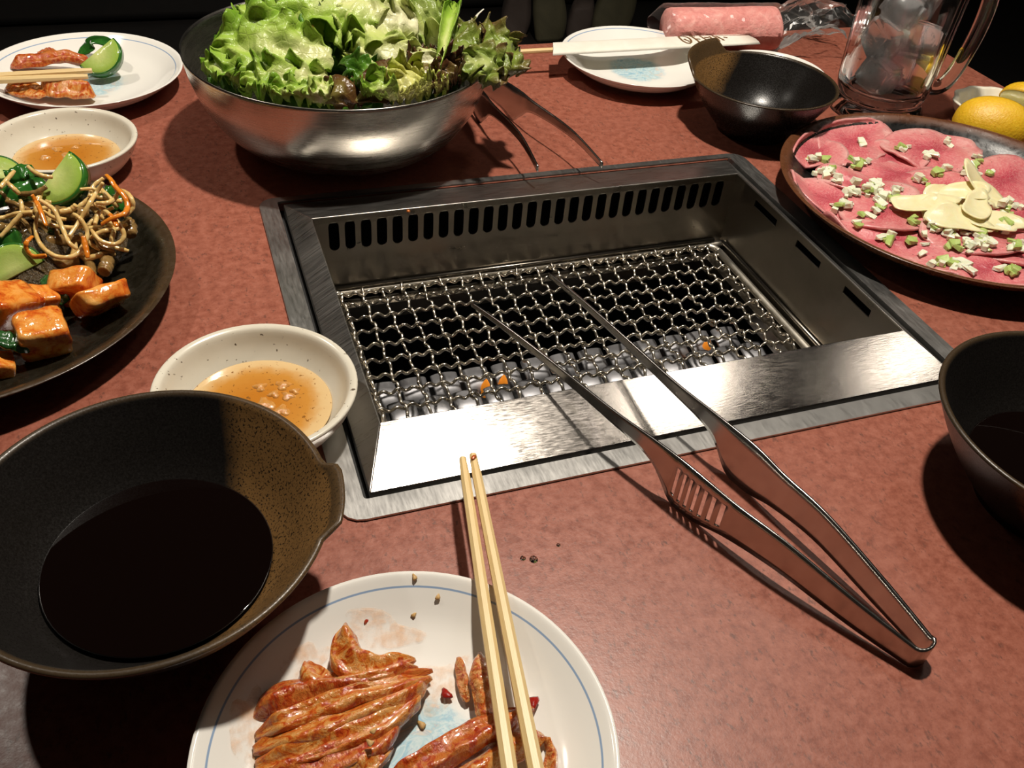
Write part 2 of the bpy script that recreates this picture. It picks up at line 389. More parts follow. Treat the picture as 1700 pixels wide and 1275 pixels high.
# firebox and duct space
v, f = box(-.192, .192, -.135, .14, -.16, -.158); mk('firebox_floor', v, f, DARKGAP, g, smooth=False)
for (x0, x1, y0, y1) in ((-.194, -.192, -.137, .142), (.192, .194, -.137, .142), (-.194, .194, -.139, -.137), (-.194, .194, .142, .144)):
    v, f = box(x0, x1, y0, y1, -.16, -.006); mk('firebox_wall', v, f, DARKGAP, g, smooth=False)
TILE = mat_steel('burner_tile_steel', (.42, .42, .44), .50, (1, 1, 1), 40, .2, bump=.2)
FLAME = newmat('orange_flame', (.9, .3, .03), .5); FLAME.node_tree.nodes['Principled BSDF'].inputs['Emission Color'].default_value = (1, .30, .02, 1); FLAME.node_tree.nodes['Principled BSDF'].inputs['Emission Strength'].default_value = .30
for row, (y0, y1, zz) in enumerate(((.012, .034, -.094), (-.022, .004, -.088), (-.056, -.030, -.094))):
    for k in range(13):
        x = -.148 + k * .0242 + (row % 2) * .008; w = .0200
        A = 7; V = []; Fc = []
        # arched tile: barrel roof, each a bent steel tab over the burner
        for yy in (y0, y1):
            for i in range(A + 1):
                a = PI * i / A; V.append((x + w / 2 * math.cos(a), yy, zz + .0022 * math.sin(a) + (.006 if yy == y1 else 0)))
        for i in range(A): Fc.append((i, i + 1, A + 2 + i, A + 1 + i))
        mk('burner_tab', V, Fc, TILE, g, solid=.0012)
v, f = box(-.16, .16, -.068, -.060, -.12, -.092); mk('burner_rail', v, f, TILE, g, bevel=.001)
v, f = box(-.16, .16, .036, .040, -.12, -.100); mk('burner_rail', v, f, TILE, g, bevel=.001)
for (x, y) in ((835, 641), (806, 648), (1172, 579), (1158, 604)):
    c = px(x, y, -.092)
    v, f = lathe([(0, -.007), (.003, -.005), (.0042, 0), (.003, .006), (.0012, .010), (0, .012)], c, 12); mk('flame', v, f, FLAME, g)

# ---------------------------------------------------------------- wire net
NZ = -.055
net = empty('grill_net', (0, 0, NZ - .003)); tag(net, 'woven crimped wire cooking net lying inside the table grill', 'grill net')
v, f, u = tube(cr([(*p, NZ - .0016) for p in rrect(-.1665, .1695, -.110, .1125, .012, 4)] + [(*rrect(-.1665, .1695, -.110, .1125, .012, 4)[0], NZ - .0016)], 90), .0031, 10); mk('frame', v, f, ROD, net)
AM = .0016; WR = .00122; PX_, PY_ = .01605, .01735
xs = [-.1612 + PX_ * k for k in range(21)]; ys = [.1065 if k == 0 else .1102 - PY_ * k for k in range(13)]
for j, y in enumerate(ys):
    pts = []; N = 20 * 14
    for i in range(N + 1):
        s = -.0045 + (20 * PX_ + .009) * i / N
        ph = 3 * PI * s / PX_ + (PI if j % 2 else 0)
        pts.append((xs[0] + s, y + .0007 * math.sin(ph * .5 + j), NZ + AM * math.cos(ph)))
    v, f, u = tube(pts, WR, 6); mk('long_wire', v, f, WIRE, net)
for i, x in enumerate(xs):
    pts = []; N = 12 * 14
    for k in range(N + 1):
        s = -.0085 + (12 * PY_ + .012) * k / N
        ph = 3 * PI * s / PY_ + (0 if i % 2 else PI)
        pts.append((x + .0009 * math.sin(ph * .5 + i), .1102 - s if s > -.0055 else .1157 + (-.0055 - s) * .2, NZ + AM * math.cos(ph)))
    v, f, u = tube(pts, WR, 6); mk('cross_wire', v, f, WIRE, net)

# ---------------------------------------------------------------- tongs
def tongs(name, label, left, right, end, slots_on):
    """left/right: stations from end to tip (x, y, ztop, zbot); end: stations of the U bend"""
    L = cr([tuple(map(float, s)) for s in left], 70); Rr = cr([tuple(map(float, s)) for s in right], 70)
    path = list(reversed(L)) + end + Rr
    V = []; Fc = []; lev = (0, .18, .80, 1.0)
    for (x, y, zt, zb) in path:
        for q in lev: V.append((x, y, zb + (zt - zb) * q))
    for i in range(len(path) - 1):
        for q in range(3):
            if q == 1 and slots_on and i in slots_on: continue
            Fc.append((i * 4 + q, (i + 1) * 4 + q, (i + 1) * 4 + q + 1, i * 4 + q + 1))
    return tag(mk(name, V, Fc, TONG, smooth=True, solid=.0013), label, 'tongs')
Lw = [(.0215, -.3165, .0150, .001), (.006, -.290, .0205, .003), (-.0125, -.256, .0280, .007), (-.026, -.2285, .0300, .0050), (-.0345, -.2105, .0325, .0003), (-.0405, -.196, .0335, .0010), (-.0475, -.178, .0330, .0185), (-.060, -.148, .0320, .0235), (-.078, -.100, .0320, .0262), (-.0925, -.062, .0310, .0270), (-.1035, -.034, .0290, .0262)]
Rw = [(.0325, -.3135, .0150, .001), (.0265, -.284, .0210, .003), (.017, -.245, .0285, .0075), (.0095, -.2175, .0300, .0050), (.0045, -.200, .0325, .0003), (.000, -.185, .0330, .0015), (-.0055, -.168, .0330, .0190), (-.0150, -.135, .0320, .0240), (-.0270, -.085, .0320, .0262), (-.0365, -.045, .0310, .0268), (-.0445, -.014, .0290, .0262)]
bend = [(.0215 + .0055 - .0055 * math.cos(a) + .0002 * k, -.3165 - .0040 * math.sin(a) + .003 * k / 8, .0150, .001) for k, a in ((k, PI * k / 8) for k in range(1, 8))]
# slot columns: indices in the reversed left arm (70 samples); the wide part sits around samples 21..38 from the end
so = set()
for k in range(7): so.add(69 - (22 + 2 * k + 1))
tongs('grill_tongs', 'long steel tongs with slotted wide section lying over the front grill edge', Lw, Rw, bend, so)
# tongs behind, half hidden by the salad bowl; local frame then placed
def place_arm(pts, o, ang):
    c, s = math.cos(ang), math.sin(ang)
    return [(o[0] + c * x - s * y, o[1] + s * x + c * y, a, b) for x, y, a, b in pts]
tipL, tipR = px(893, 280, .024), px(1000, 274, .024)
wL, wR = px(795, 205, 0), px(849, 200, 0)
def arm2(tip, w, back):
    d = (Vector((tip.x, tip.y)) - Vector((w.x, w.y)))
    st = [(back[0], back[1], .015, .001), (w.x - d.x * .45, w.y - d.y * .45, .0265, .008), (w.x - d.x * .13, w.y - d.y * .13, .031, .004), (w.x, w.y, .0325, .0003), (w.x + d.x * .10, w.y + d.y * .10, .033, .010), (w.x + d.x * .24, w.y + d.y * .24 , .0325, .0215), (w.x + d.x * .62 + .004, w.y + d.y * .62, .0305, .0235), (tip.x, tip.y, .0262, .0215)]
    return st
A2 = arm2(tipL, wL, (.0305, .395)); B2 = arm2(tipR, wR, (.0415, .398))
bend2 = [(.036 - .0055 * math.cos(a), .3965 + .004 * math.sin(a), .015, .001) for a in (PI * k / 8 for k in range(1, 8))]
tongs('grill_tongs', 'steel tongs behind the grill, partly hidden by the salad bowl', A2, B2, bend2, None)

# ---------------------------------------------------------------- crockery
def tonsui(name, label, c, Rr, H, lip, group, rise=.010, ext=.009, cut=.02, half=.36, rough=.32):
    M_ = mat_glaze(name + '_glaze', lip=lip, cut=cut, rough=rough, rimz=H)
    prof = [(0, .004), (.40, .004), (.43, 0), (.49, 0), (.50, .07), (.60, .20), (.755, .45), (.89, .72), (.985, .945), (.998, .98), (.990, .998), (.970, 1.0), (.948, .975), (.925, .92), (.835, .72), (.705, .45), (.55, .24), (.40, .15), (.2, .115), (0, .11)]
    prof = [(r * Rr, z * H if z > .005 else z) for r, z in prof]; prof = [prof[0]] + prof[1:4] + cr(prof[4:], 46)
    def mod(a, r, z):
        d = abs((a - lip + PI) % (2 * PI) - PI)
        w = 1.0 if d < half * .66 else max(0.0, 1 - (d - half * .66) / (half * .34)); w = w * w * (3 - 2 * w)
        k = max(0, z / H) ** 5; gg = r / Rr
        wob = 1 + .006 * math.sin(2 * a + lip)
        return r * wob + w * ext * k * gg, z + w * rise * k
    v, f = lathe(prof, c, 120, mod)
    o = mk(name, v, f, M_, origin=c); weld(o); tag(o, label, 'bowl', group); return o
G_B = 'dark glazed dipping bowls with a lip'
nb = (-.2965, -.182, 0); tonsui('dipping_bowl', 'large black dipping bowl full of dark sauce, brown lip touching the grill', nb, .0785, .056, -.17, G_B, rise=.003, ext=.0065, cut=.030, half=.30)
bb = (.250, .2085, 0); tonsui('dipping_bowl', 'black glazed dipping bowl at the far side beside the glass mug', bb, .067, .050, 2.25, G_B, rise=.012, ext=.006, cut=.046, rough=.25, half=.66)
rb = (.169, -.2515, 0); tonsui('dipping_bowl', 'dark dipping bowl cut off by the right picture edge', rb, .0795, .060, -1.85, G_B, rise=.006, cut=.045)
def liquid(name, label, c, r, z, mt, cat='sauce', group=None, th=.004, wob=0):
    prof = [(0, z - th), (r - th * 1.1, z - th), (r, z - .0002), (r - .0006, z), (0, z)]
    v, f = lathe(prof, (c[0], c[1], 0), 64); o = mk(name, v, f, mt, origin=(c[0], c[1], z - th)); weld(o)
    for p in o.data.polygons: p.use_smooth = abs(p.normal.z) < .98
    return tag(o, label, cat, group)
liquid('dipping_sauce', 'deep brown dipping sauce in the large near bowl', (nb[0], nb[1] + .001), .0500, .0215, SOY)
liquid('dipping_sauce', 'shallow puddle of dark sauce in the far bowl', (bb[0], bb[1]), .0330, .0098, SOY)
liquid('dipping_sauce', 'dark sauce in the bowl at the right picture edge', (rb[0], rb[1]), .0500, .0225, SOY)

def small_dish(label, c, Rr, H):
    prof = [(0, .003), (.50, .003), (.53, 0), (.62, 0), (.63, .10), (.78, .28), (.92, .62), (.985, .90), (.995, .97), (.975, 1.0), (.935, .985), (.90, .92), (.835, .65), (.72, .38), (.60, .27), (.3, .22), (0, .21)]
    prof = [(r * Rr, z * H if z > .0031 else z) for r, z in prof]; prof = prof[:4] + cr(prof[4:], 40)
    v, f = lathe(prof, c, 80); return tag(weld(mk('sauce_dish', v, f, CREAM, origin=c)), label, 'dish', 'cream speckled sauce dishes')
d1 = (-.2405, -.0805, 0); small_dish('cream speckled dish of amber sauce at the left front grill corner', d1, .0548, .030)
d2 = (-.3435, .2405, 0); small_dish('cream dish of amber sauce behind the dark plate of side dishes', d2, .0540, .028)
liquid('amber_sauce', 'amber oily sauce in the dish beside the grill corner', d1, .0400, .0138, AMBER)
liquid('amber_sauce', 'amber sauce in the dish behind the pickled vegetables', d2, .0385, .0125, AMBER)
GARL = mat_food('minced_garlic', [(.3, (.50, .21, .035)), (.7, (.60, .30, .075))], 200, .12, .5)
for k, (x, y, r) in enumerate([(432, 643, .004), (470, 640, .0045), (478, 658, .004), (440, 672, .006), (468, 682, .005), (455, 655, .0035), (490, 650, .003)]):
    c = px(x, y, .0138)
    v, f = lathe([(0, -.0015), (r, -.0005), (r * .8, .0006), (r * .4, .0013), (0, .0016)], c, 14, lambda a, q, z, k=k: (q * (1 + .25 * math.sin(3 * a + k) + .15 * math.sin(5 * a + 2 * k)), z))
    tag(mk('minced_garlic', v, f, GARL), ['small garlic lump left of the centre of the sauce by the grill', 'rightmost far garlic lump in the sauce by the grill', 'garlic lump right of centre in the sauce by the grill', 'largest garlic lump in the sauce by the grill', 'nearest garlic lump in the sauce by the grill', 'garlic lump in the centre of the sauce by the grill', 'smallest garlic lump at right in the sauce by the grill'][k], 'garlic', 'garlic in the amber sauces')
for k, (x, y, r) in enumerate([(95, 248, .004), (112, 258, .005), (75, 262, .004), (125, 245, .003)]):
    c = px(x, y, .0125)
    v, f = lathe([(0, -.0015), (r, -.0005), (r * .8, .0006), (r * .4, .0013), (0, .0016)], c, 14, lambda a, q, z, k=k: (q * (1 + .25 * math.sin(3 * a + k)), z))
    tag(mk('minced_garlic', v, f, GARL), ['garlic lump left of centre in the sauce behind the dark plate', 'largest garlic lump in the sauce behind the dark plate', 'leftmost garlic lump in the sauce behind the dark plate', 'smallest garlic lump at right in the sauce behind the dark plate'][k], 'garlic', 'garlic in the amber sauces')

def white_plate(label, c, Rr=.0832, H=.0212):
    prof = [(0, .003), (.48, .003), (.50, 0), (.545, 0), (.56, .004 / H), (.75, .30), (.90, .66), (.985, .93), (.998, .985), (.985, 1.0), (.962, .965), (.90, .80), (.76, .46), (.60, .31), (.45, .27), (.2, .25), (0, .25)]
    prof = [(r * Rr, z * H if i > 3 else z) for i, (r, z) in enumerate(prof)]; prof = prof[:4] + cr(prof[4:], 40)
    v, f = lathe(prof, c, 96); return tag(weld(mk('side_plate', v, f, PLATE, origin=c)), label, 'plate', 'white porcelain side plates')
p1 = (-.2105, -.2975, 0); white_plate('white blue-rimmed plate with cabbage kimchi, nearest the camera', p1)
p2 = (-.3300, .3925, 0); white_plate('white plate with kimchi and cucumber at the upper left', p2)
p3 = (.1945, .3475, 0); white_plate('white plate under the paper chopstick sleeve at the far side', p3, .0808)
p4 = (.318, .290, 0); white_plate('small white saucer peeking out behind the far black bowl', p4, .055, .0205)

def dark_plate(label, c, Rr, H, inner, rimcol):
    M_ = newmat('dark_plate_glaze', inner, .25, 0, .5); t = NT(M_); co = t.coord(); r = t.length(co); nn = t.noise(co, 140, 4, .6)
    base = t.ramp(nn, [(.35, inner), (.75, tuple(q * 1.8 + .002 for q in inner))])
    rr = t.ramp(t.math('MULTIPLY', t.math('ADD', r, t.math('MULTIPLY', t.math('SUBTRACT', t.noise(co, 60, 3), .5), .004)), 1 / Rr), [(.915, 0.0), (.955, 1.0)])
    t.color(t.mix(rr, base, t.mix(nn, tuple(q * .6 for q in rimcol), rimcol))); t.rough(t.ramp(nn, [(.3, .18), (.7, .38)])); t.bump(t.noise(co, 300, 3), .10, .0006)
    prof = [(0, .004), (.60, .004), (.62, 0), (.66, 0), (.67, .005 / H), (.80, .24), (.92, .62), (.988, .93), (1.0, .985), (.985, 1.0), (.962, .955), (.915, .80), (.83, .46), (.74, .29), (.6, .25), (.3, .24), (0, .24)]
    prof = [(q * Rr, z * H if i > 3 else z) for i, (q, z) in enumerate(prof)]; prof = prof[:4] + cr(prof[4:], 44)
    v, f = lathe(prof, c, 112); return tag(weld(mk('serving_plate', v, f, M_, origin=c)), label, 'plate', 'dark brown serving plates')
dp = (-.4035, .073, 0); dark_plate('dark brown plate of seasoned vegetables and radish kimchi at left', dp, .1305, .0245, (.0085, .0070, .0040), (.060, .036, .018))
mp = (.3300, .0300, 0); dark_plate('dark plate with brown rim holding raw tongue slices at right', mp, .1425, .0265, (.004, .004, .004), (.13, .048, .020))

# ---------------------------------------------------------------- salad bowl and leaves
sb = (-.127, .256, 0); SR, SH = .1225, .082
prof = [(0, .0006), (.46, .0006), (.55, .0028), (.68, .0098), (.81, .0235), (.91, .0425), (.968, .0620), (.996, .079), (1.0, .0820), (.992, .0822), (.985, .079), (.957, .0620), (.898, .0430), (.798, .0250), (.668, .0115), (.54, .0048), (.3, .0026), (0, .0024)]
prof = [(r * SR, z) for r, z in prof]; prof = cr(prof[:8], 30) + prof[8:10] + cr(prof[10:], 30)
v, f = lathe(prof, sb, 128); tag(weld(mk('salad_bowl', v, f, BOWLST, origin=sb)), 'round stainless steel salad bowl heaped with lettuce', 'bowl')
LG = mat_lettuce('green_lettuce', (.72, .74, .34), (.42, .60, .085), (.22, .42, .030))
LP = mat_lettuce('pale_lettuce', (.86, .84, .56), (.64, .70, .24), (.40, .56, .09))
LD = mat_lettuce('deep_green_lettuce', (.30, .46, .08), (.09, .24, .018), (.045, .13, .010))
LR = mat_lettuce('red_lettuce', (.24, .20, .05), (.13, .065, .020), (.075, .022, .012), .20)
LF = mat_lettuce('frilly_red_edged_lettuce', (.50, .56, .20), (.24, .34, .05), (.16, .09, .03))
LY = mat_lettuce('yellow_lettuce', (.78, .76, .34), (.66, .66, .16), (.46, .54, .08))
def leaf(label, b, tp, width, nrm, mt, ruffle=.005, freq=5, bend=.10, cup=.25, seed=0, nu=36, nv=30, crink=.0022, fold=0.0, over=False):
    base, tip = px(*b), px(*tp); a = tip - base; L = a.length; nrm = Vector(nrm).normalized(); n_ = (nrm - a.normalized() * nrm.dot(a.normalized())).normalized(); s_ = n_.cross(a.normalized())
    V = []; U = []; so_ = Vector((seed * 3.17, seed * 1.3, seed * .7))
    for i in range(nu + 1):
        u = i / nu
        w = width / 2 * max(.03, (math.sin(PI * min(1, u * .80 + .13)) ** .75) * (.50 + .62 * u)) * (1 if u < .86 else max(.12, math.sqrt(max(0, 1 - ((u - .86) / .15) ** 2))))
        for j in range(nv + 1):
            vv = 2 * j / nv - 1; ed = abs(vv)
            jag = 1 + .10 * noise.noise(Vector((u * 7, vv * .5, seed))) * ed + .02 * math.sin(u * 40 + seed) * ed ** 4
            ph = noise.noise(Vector((u * 2.2, vv * 1.1, seed * 1.9))) * 5
            rf = ruffle * (.10 + ed ** 2.2 + .6 * u ** 4) * (math.sin(2 * PI * freq * u + ph + 1.2 * vv) + .55 * math.sin(2 * PI * freq * .63 * u * 2 + 2.3 * ph + seed))
            if u > .7: rf += ruffle * (u - .7) * 2.2 * math.sin(2 * PI * freq * .5 * vv + ph)
            x_ = w * vv * jag; z_ = cup * w * vv * vv * 1.0 + bend * L * 4 * (u - u * u) + rf
            ang = fold * vv * abs(vv)
            x_, z_ = x_ * math.cos(ang), z_ + abs(x_ * math.sin(ang))
            p = base + a * u + s_ * x_ + n_ * z_
            p += Vector(noise.noise_vector(p * 70 + so_)) * crink + Vector(noise.noise_vector(p * 190 + so_)) * crink * .35
            # keep inside the steel bowl
            r = math.hypot(p.x - sb[0], p.y - sb[1]); 
            if not over and p.z >= SH and p.z < SH + .03 and r > SR * .95: q = SR * .95 / r; p.x = sb[0] + (p.x - sb[0]) * q; p.y = sb[1] + (p.y - sb[1]) * q
            if p.z < SH and not over:
                lim = SR * .93 * math.sqrt(max(.02, 1 - ((SH - p.z) / .083) ** 2)) if p.z > .004 else .05
                if r > lim and r > 0: q = lim / r; p.x = sb[0] + (p.x - sb[0]) * q; p.y = sb[1] + (p.y - sb[1]) * q
                if p.z < .006: p.z = .006
            V.append(p); U.append((u, j / nv))
    Fc = [(i * (nv + 1) + j, i * (nv + 1) + j + 1, (i + 1) * (nv + 1) + j + 1, (i + 1) * (nv + 1) + j) for i in range(nu) for j in range(nv)]
    return tag(mk('lettuce_leaf', V, Fc, mt, uvs=U, solid=.0006), label, 'lettuce', 'lettuce leaves in the steel bowl')
CV = (-.12, -.55, .8)   # towards the viewer and the lamp
# bedding leaves
for k, (b, t2, w) in enumerate([((560, 120, .060), (350, 130, .070), .11), ((560, 140, .060), (520, 190, .060), .12), ((560, 110, .065), (760, 150, .070), .12), ((600, 60, .070), (420, 40, .080), .12), ((600, 50, .07), (760, 60, .08), .12), ((590, 70, .07), (600, 150, .066), .14)]):
    leaf(['dark green lettuce leaf low at the left side of the steel bowl', 'dark green lettuce leaf low along the front of the steel bowl', 'dark green lettuce leaf low at the right side of the bowl', 'dark green lettuce leaf deep at the far left of the salad', 'dark green lettuce leaf deep at the far right of the salad', 'dark green lettuce leaf deep in the middle of the salad'][k], b, t2, w, (0, 0, 1), LD, .006, 4, .03, .1, 50 + k)
leaf('big bright green crinkled lettuce leaf fanning to the left', (552, 100, .096), (352, 84, .096), .076, (-.1, -.65, .75), LG, .0045, 4, .16, .05, 1, 56, 44, .0036)
leaf('bright green curled leaf behind the big left leaf', (560, 66, .102), (396, 36, .104), .055, (-.1, -.7, .7), LG, .0055, 4, .14, .0, 2, 44, 34, .004)
leaf('bright green ruffled leaf hanging to the bowl rim at left', (545, 128, .090), (388, 138, .086), .040, (-.1, -.6, .8), LG, .0075, 5, .12, .0, 3, 44, 34, .0035)
leaf('small green leaf tip at the left rim of the bowl', (410, 125, 0.086), (328, 112, 0.086), .026, (-.1, -.5, .8), LG, .004, 4, .1, 0, 4)
leaf('large pale hollow lettuce leaf with white rib at the top centre', (738, 90, .096), (548, 48, .104), .085, (.05, -.75, .62), LP, .0055, 4, -.10, .55, 5, 50, 40, .0028)
leaf('pale yellow-green leaf under the large hollow leaf', (728, 106, .097), (570, 90, .099), .048, (0, -.75, .62), LP, .005, 4, .10, -.1, 6, 40, 34, .003)
leaf('bright leaf at the top left of the salad heap', (520, 40, 0.111), (398, 12, 0.111), .066, (-.1, -.7, .7), LG, .006, 4, .14, 0, 7, 40, 34, .0035)
leaf('small pointed pale leaf standing between the left leaves', (490, 55, 0.101), (468, 8, 0.116), .022, (0, -.9, .3), LP, .003, 3, .1, .4, 8)
leaf('ruffled leaf with orange dressing at the top of the heap', (690, 45, 0.111), (540, 5, 0.124), .085, (0, -.7, .7), LP, .008, 5, .12, 0, 9, 44, 36, .0045)
leaf('frilly green leaf cut off by the top picture edge', (640, 25, 0.121), (430, -25, 0.126), .09, (0, -.6, .8), LG, .008, 5, .1, 0, 10, 40, 34, .004)
leaf('frilly leaf sprinkled with flakes at the top right', (660, 50, 0.106), (742, 12, 0.116), .075, (.05, -.75, .6), LF, .0085, 6, .15, 0, 11, 44, 36, .005)
leaf('upright folded green leaf stalk at the right of the heap', (728, 118, .096), (757, 6, .118), .021, (-.35, -.85, .25), LG, .0015, 2, .05, .9, 12, 36, 24, .0012, .9)
leaf('frilly brown-edged leaf reaching out over the right rim', (735, 115, 0.092), (862, 82, 0.086), .062, (.05, -.6, .75), LF, .0062, 5, .14, 0, 13, 70, 48, .0042, over=True)
leaf('curled frilly leaf drooping over the right rim of the bowl', (755, 105, 0.095), (842, 122, 0.082), .044, (.1, -.7, .7), LF, .0060, 4, .20, 0, 14, 60, 44, .004, over=True)
leaf('glossy dark red leaf curled at the front centre of the bowl', (548, 176, .084), (578, 128, .094), .038, (-.05, -.55, .83), LR, .0028, 3, .20, -.7, 15, 36, 30, .0022)
leaf('long dark brown-green leaf lying behind the red curl', (588, 166, .084), (676, 112, .096), .036, (0, -.7, .7), LR, .003, 3, .14, -.5, 16, 36, 30, .0022)
leaf('small bright green curl at the front right rim', (664, 176, .084), (606, 136, .094), .030, (-.1, -.55, .8), LG, .005, 3, .15, .5, 17, 36, 28, .002)
leaf('yellow frilly leaf tip near the front right rim', (646, 168, .085), (700, 116, .097), .044, (0, -.6, .8), LY, .0075, 5, .10, .1, 18, 44, 34, .0035)
leaf('dark red frilly leaf between the yellow tip and the stalk', (708, 148, .088), (702, 88, .100), .034, (0, -.6, .8), LR, .006, 5, .1, 0, 19, 40, 30, .003)
leaf('dark red ruffle close to the right rim of the bowl', (736, 158, .084), (762, 102, .096), .038, (.1, -.6, .8), LR, .008, 5, .1, 0, 20, 44, 32, .003)
leaf('yellow-green leaf along the front right rim', (672, 168, .085), (752, 142, .087), .026, (0, -.5, .85), LY, .005, 5, .1, 0, 21, 36, 28, .003)
leaf('pale green leaf lying low at the front left rim', (548, 174, .085), (446, 152, .086), .028, (0, -.5, .85), LG, .006, 5, .1, 0, 22, 36, 28, .003)
leaf('small pale leaf beside the dark red curl', (528, 176, .085), (538, 134, .094), .022, (-.2, -.6, .8), LP, .003, 3, .1, .3, 23, 28, 20, .002)
leaf('green leaf in the middle between pale and red leaves', (640, 120, 0.090), (575, 140, 0.090), .045, (0, -.7, .7), LD, .006, 4, .1, 0, 24, 36, 28, .003)
leaf('green ruffle behind the upright stalk', (720, 70, 0.094), (800, 85, 0.100), .045, (.1, -.7, .7), LF, .008, 5, .12, 0, 25, 40, 30, .004)
leaf('shaded green leaf behind the small pointed leaf', (560, 70, 0.100), (470, 60, 0.105), .07, (0, -.6, .8), LD, .006, 4, .1, 0, 26, 36, 28, .003)
ONION = mat_food('white_onion', [(.3, (.66, .62, .50)), (.7, (.78, .75, .66))], 90, .25, .15)
v, f, u = tube(cr([px(748, 46, .105), px(770, 40, .108), px(787, 32, .112), px(793, 24, .114), px(803, 15, .117)], 16), [.0022, .0026, .0024, .0022, .0018, .0017, .0016, .0015, .0015, .0014, .0013, .0012, .0011, .001, .0009, .0006], 8, .5)
tag(mk('onion_strip', v, f, ONION, uvs=u), 'white onion strip sticking out of the salad at right', 'onion')

# ---------------------------------------------------------------- kimchi and food ribbons
KIM = mat_food('cabbage_kimchi', [(.28, (.30, .022, .005)), (.40, (.46, .075, .010)), (.50, (.56, .18, .026)), (.60, (.64, .34, .11)), (.68, (.50, .11, .014)), (.80, (.32, .03, .007))], 6, .13, .8, 'UV', (2.2, 1.4, 1), .15, .0012, 60, 1.2)
KIMR = mat_food('red_kimchi_paste', [(.3, (.28, .016, .005)), (.45, (.42, .06, .009)), (.58, (.54, .18, .035)), (.75, (.34, .03, .006))], 6, .13, .8, 'UV', (3, 1.4, 1), .12, .0012, 60, 1.2)
def ribbon(name, pts, widths, th, mt, parent=None, seed=0, ridges=3, n=44, m=22, wav=.25):
    P_ = [px(*p) for p in pts]; C_ = cr([tuple(p) for p in P_], n); W_ = cr([(w,) for w in widths], n)
    V = []; U = []; Fc = []
    for i in range(n):
        c = Vector(C_[i]); t = (Vector(C_[min(i + 1, n - 1)]) - Vector(C_[max(i - 1, 0)])).normalized(); s_ = Vector((0, 0, 1)).cross(t).normalized(); up = t.cross(s_)
        u = i / (n - 1); en = min(1, 6 * u + .12, 6 * (1 - u) + .12); w = W_[i][0] * (.35 + .65 * en)
        for k in range(m):
            a = 2 * PI * k / m; ca, sa = math.cos(a), math.sin(a)
            rr = 1 + wav * noise.noise(Vector((u * 5 + seed, ca * 1.4, sa * 1.4 + seed)))
            h = th * (sa if sa > 0 else sa * .35) * en
            if sa > 0: h *= 1 + .45 * math.sin(ridges * a + seed + 2.5 * u) + .35 * noise.noise(Vector((u * 9, ca * 2.5 + seed, seed)))
            q = c + s_ * (w / 2 * ca * rr) + up * h + Vector((0, 0, .0012 * noise.noise(Vector((u * 8, seed, .3)))))
            V.append(q); U.append((u, k / m))
    for i in range(n - 1):
        for k in range(m): Fc.append((i * m + k, i * m + (k + 1) % m, (i + 1) * m + (k + 1) % m, (i + 1) * m + k))
    Fc += [tuple(range(m))[::-1], tuple((n - 1) * m + k for k in range(m))]
    return mk(name, V, Fc, mt, parent, uvs=U)
KZ = .0078
def K(*a): return [(x, y, z + KZ) for x, y, z in a]
k1 = empty('kimchi_leaf', (*px(560, 1190, 0).xy, KZ)); tag(k1, 'large folded piece of red cabbage kimchi on the near plate', 'kimchi', 'kimchi on the near plate')
F1 = [
 (K((574, 1036, .009), (572, 1066, .010), (580, 1096, .010), (612, 1112, .010), (650, 1108, .009), (690, 1096, .008)), [.003, .012, .015, .013, .011, .004], .0052, KIM),
 (K((508, 1100, .003), (520, 1126, .005), (545, 1142, .006), (600, 1134, .008), (650, 1122, .008), (694, 1108, .006)), [.006, .013, .013, .011, .010, .004], .0050, KIM),
 (K((418, 1196, .001), (455, 1166, .004), (510, 1150, .006), (570, 1146, .007), (630, 1138, .007), (718, 1112, .005)), [.008, .013, .013, .011, .010, .005], .0048, KIMR),
 (K((424, 1222, .003), (480, 1200, .006), (545, 1176, .008), (600, 1156, .009), (660, 1146, .008), (716, 1124, .005)), [.008, .011, .012, .011, .010, .005], .0050, KIM),
 (K((420, 1246, .003), (490, 1222, .006), (560, 1202, .008), (620, 1178, .008), (680, 1152, .006), (708, 1134, .004)), [.009, .012, .012, .011, .010, .005], .0048, KIM),
 (K((424, 1272, .002), (500, 1248, .005), (570, 1226, .007), (630, 1204, .007), (680, 1172, .005), (694, 1158, .003)), [.010, .013, .012, .011, .009, .004], .0048, KIM),
 (K((430, 1302, .002), (510, 1276, .004), (580, 1252, .006), (630, 1230, .006), (668, 1200, .003)), [.010, .013, .013, .010, .004], .0046, KIMR),
 (K((470, 1322, .001), (550, 1294, .003), (610, 1268, .004), (652, 1240, .002)), [.010, .013, .012, .004], .0044, KIM)]
for i, (p, w, th, mt) in enumerate(F1): ribbon('fold', p, w, th, mt, k1, 10 + i * 2.3, 3 + i % 2)
k2 = empty('kimchi_leaf', (*px(800, 1240, 0).xy, KZ)); tag(k2, 'red cabbage kimchi strip under the near chopsticks', 'kimchi', 'kimchi on the near plate')
for i, (p, w, th, mt) in enumerate([
 (K((640, 1306, .002), (700, 1272, .005), (760, 1240, .007), (820, 1206, .007), (885, 1176, .004)), [.008, .012, .013, .012, .005], .0055, KIMR),
 (K((700, 1318, .001), (780, 1284, .003), (850, 1244, .004), (905, 1224, .003)), [.010, .013, .013, .006], .0046, KIM),
 (K((905, 1224, .002), (916, 1252, .002), (908, 1290, .001), (880, 1320, .0)), [.003, .005, .006, .004], .003, KIM)]): ribbon('fold', p, w, th, mt, k2, 31 + i * 1.7, 3)
tag(ribbon('kimchi_strip', K((797, 1082, .006), (800, 1120, .006), (806, 1160, .006), (800, 1204, .005)), [.003, .011, .010, .005], .0030, KIM, None, 41, 2), 'translucent kimchi strip pointing up beside the left chopstick', 'kimchi', 'kimchi on the near plate')
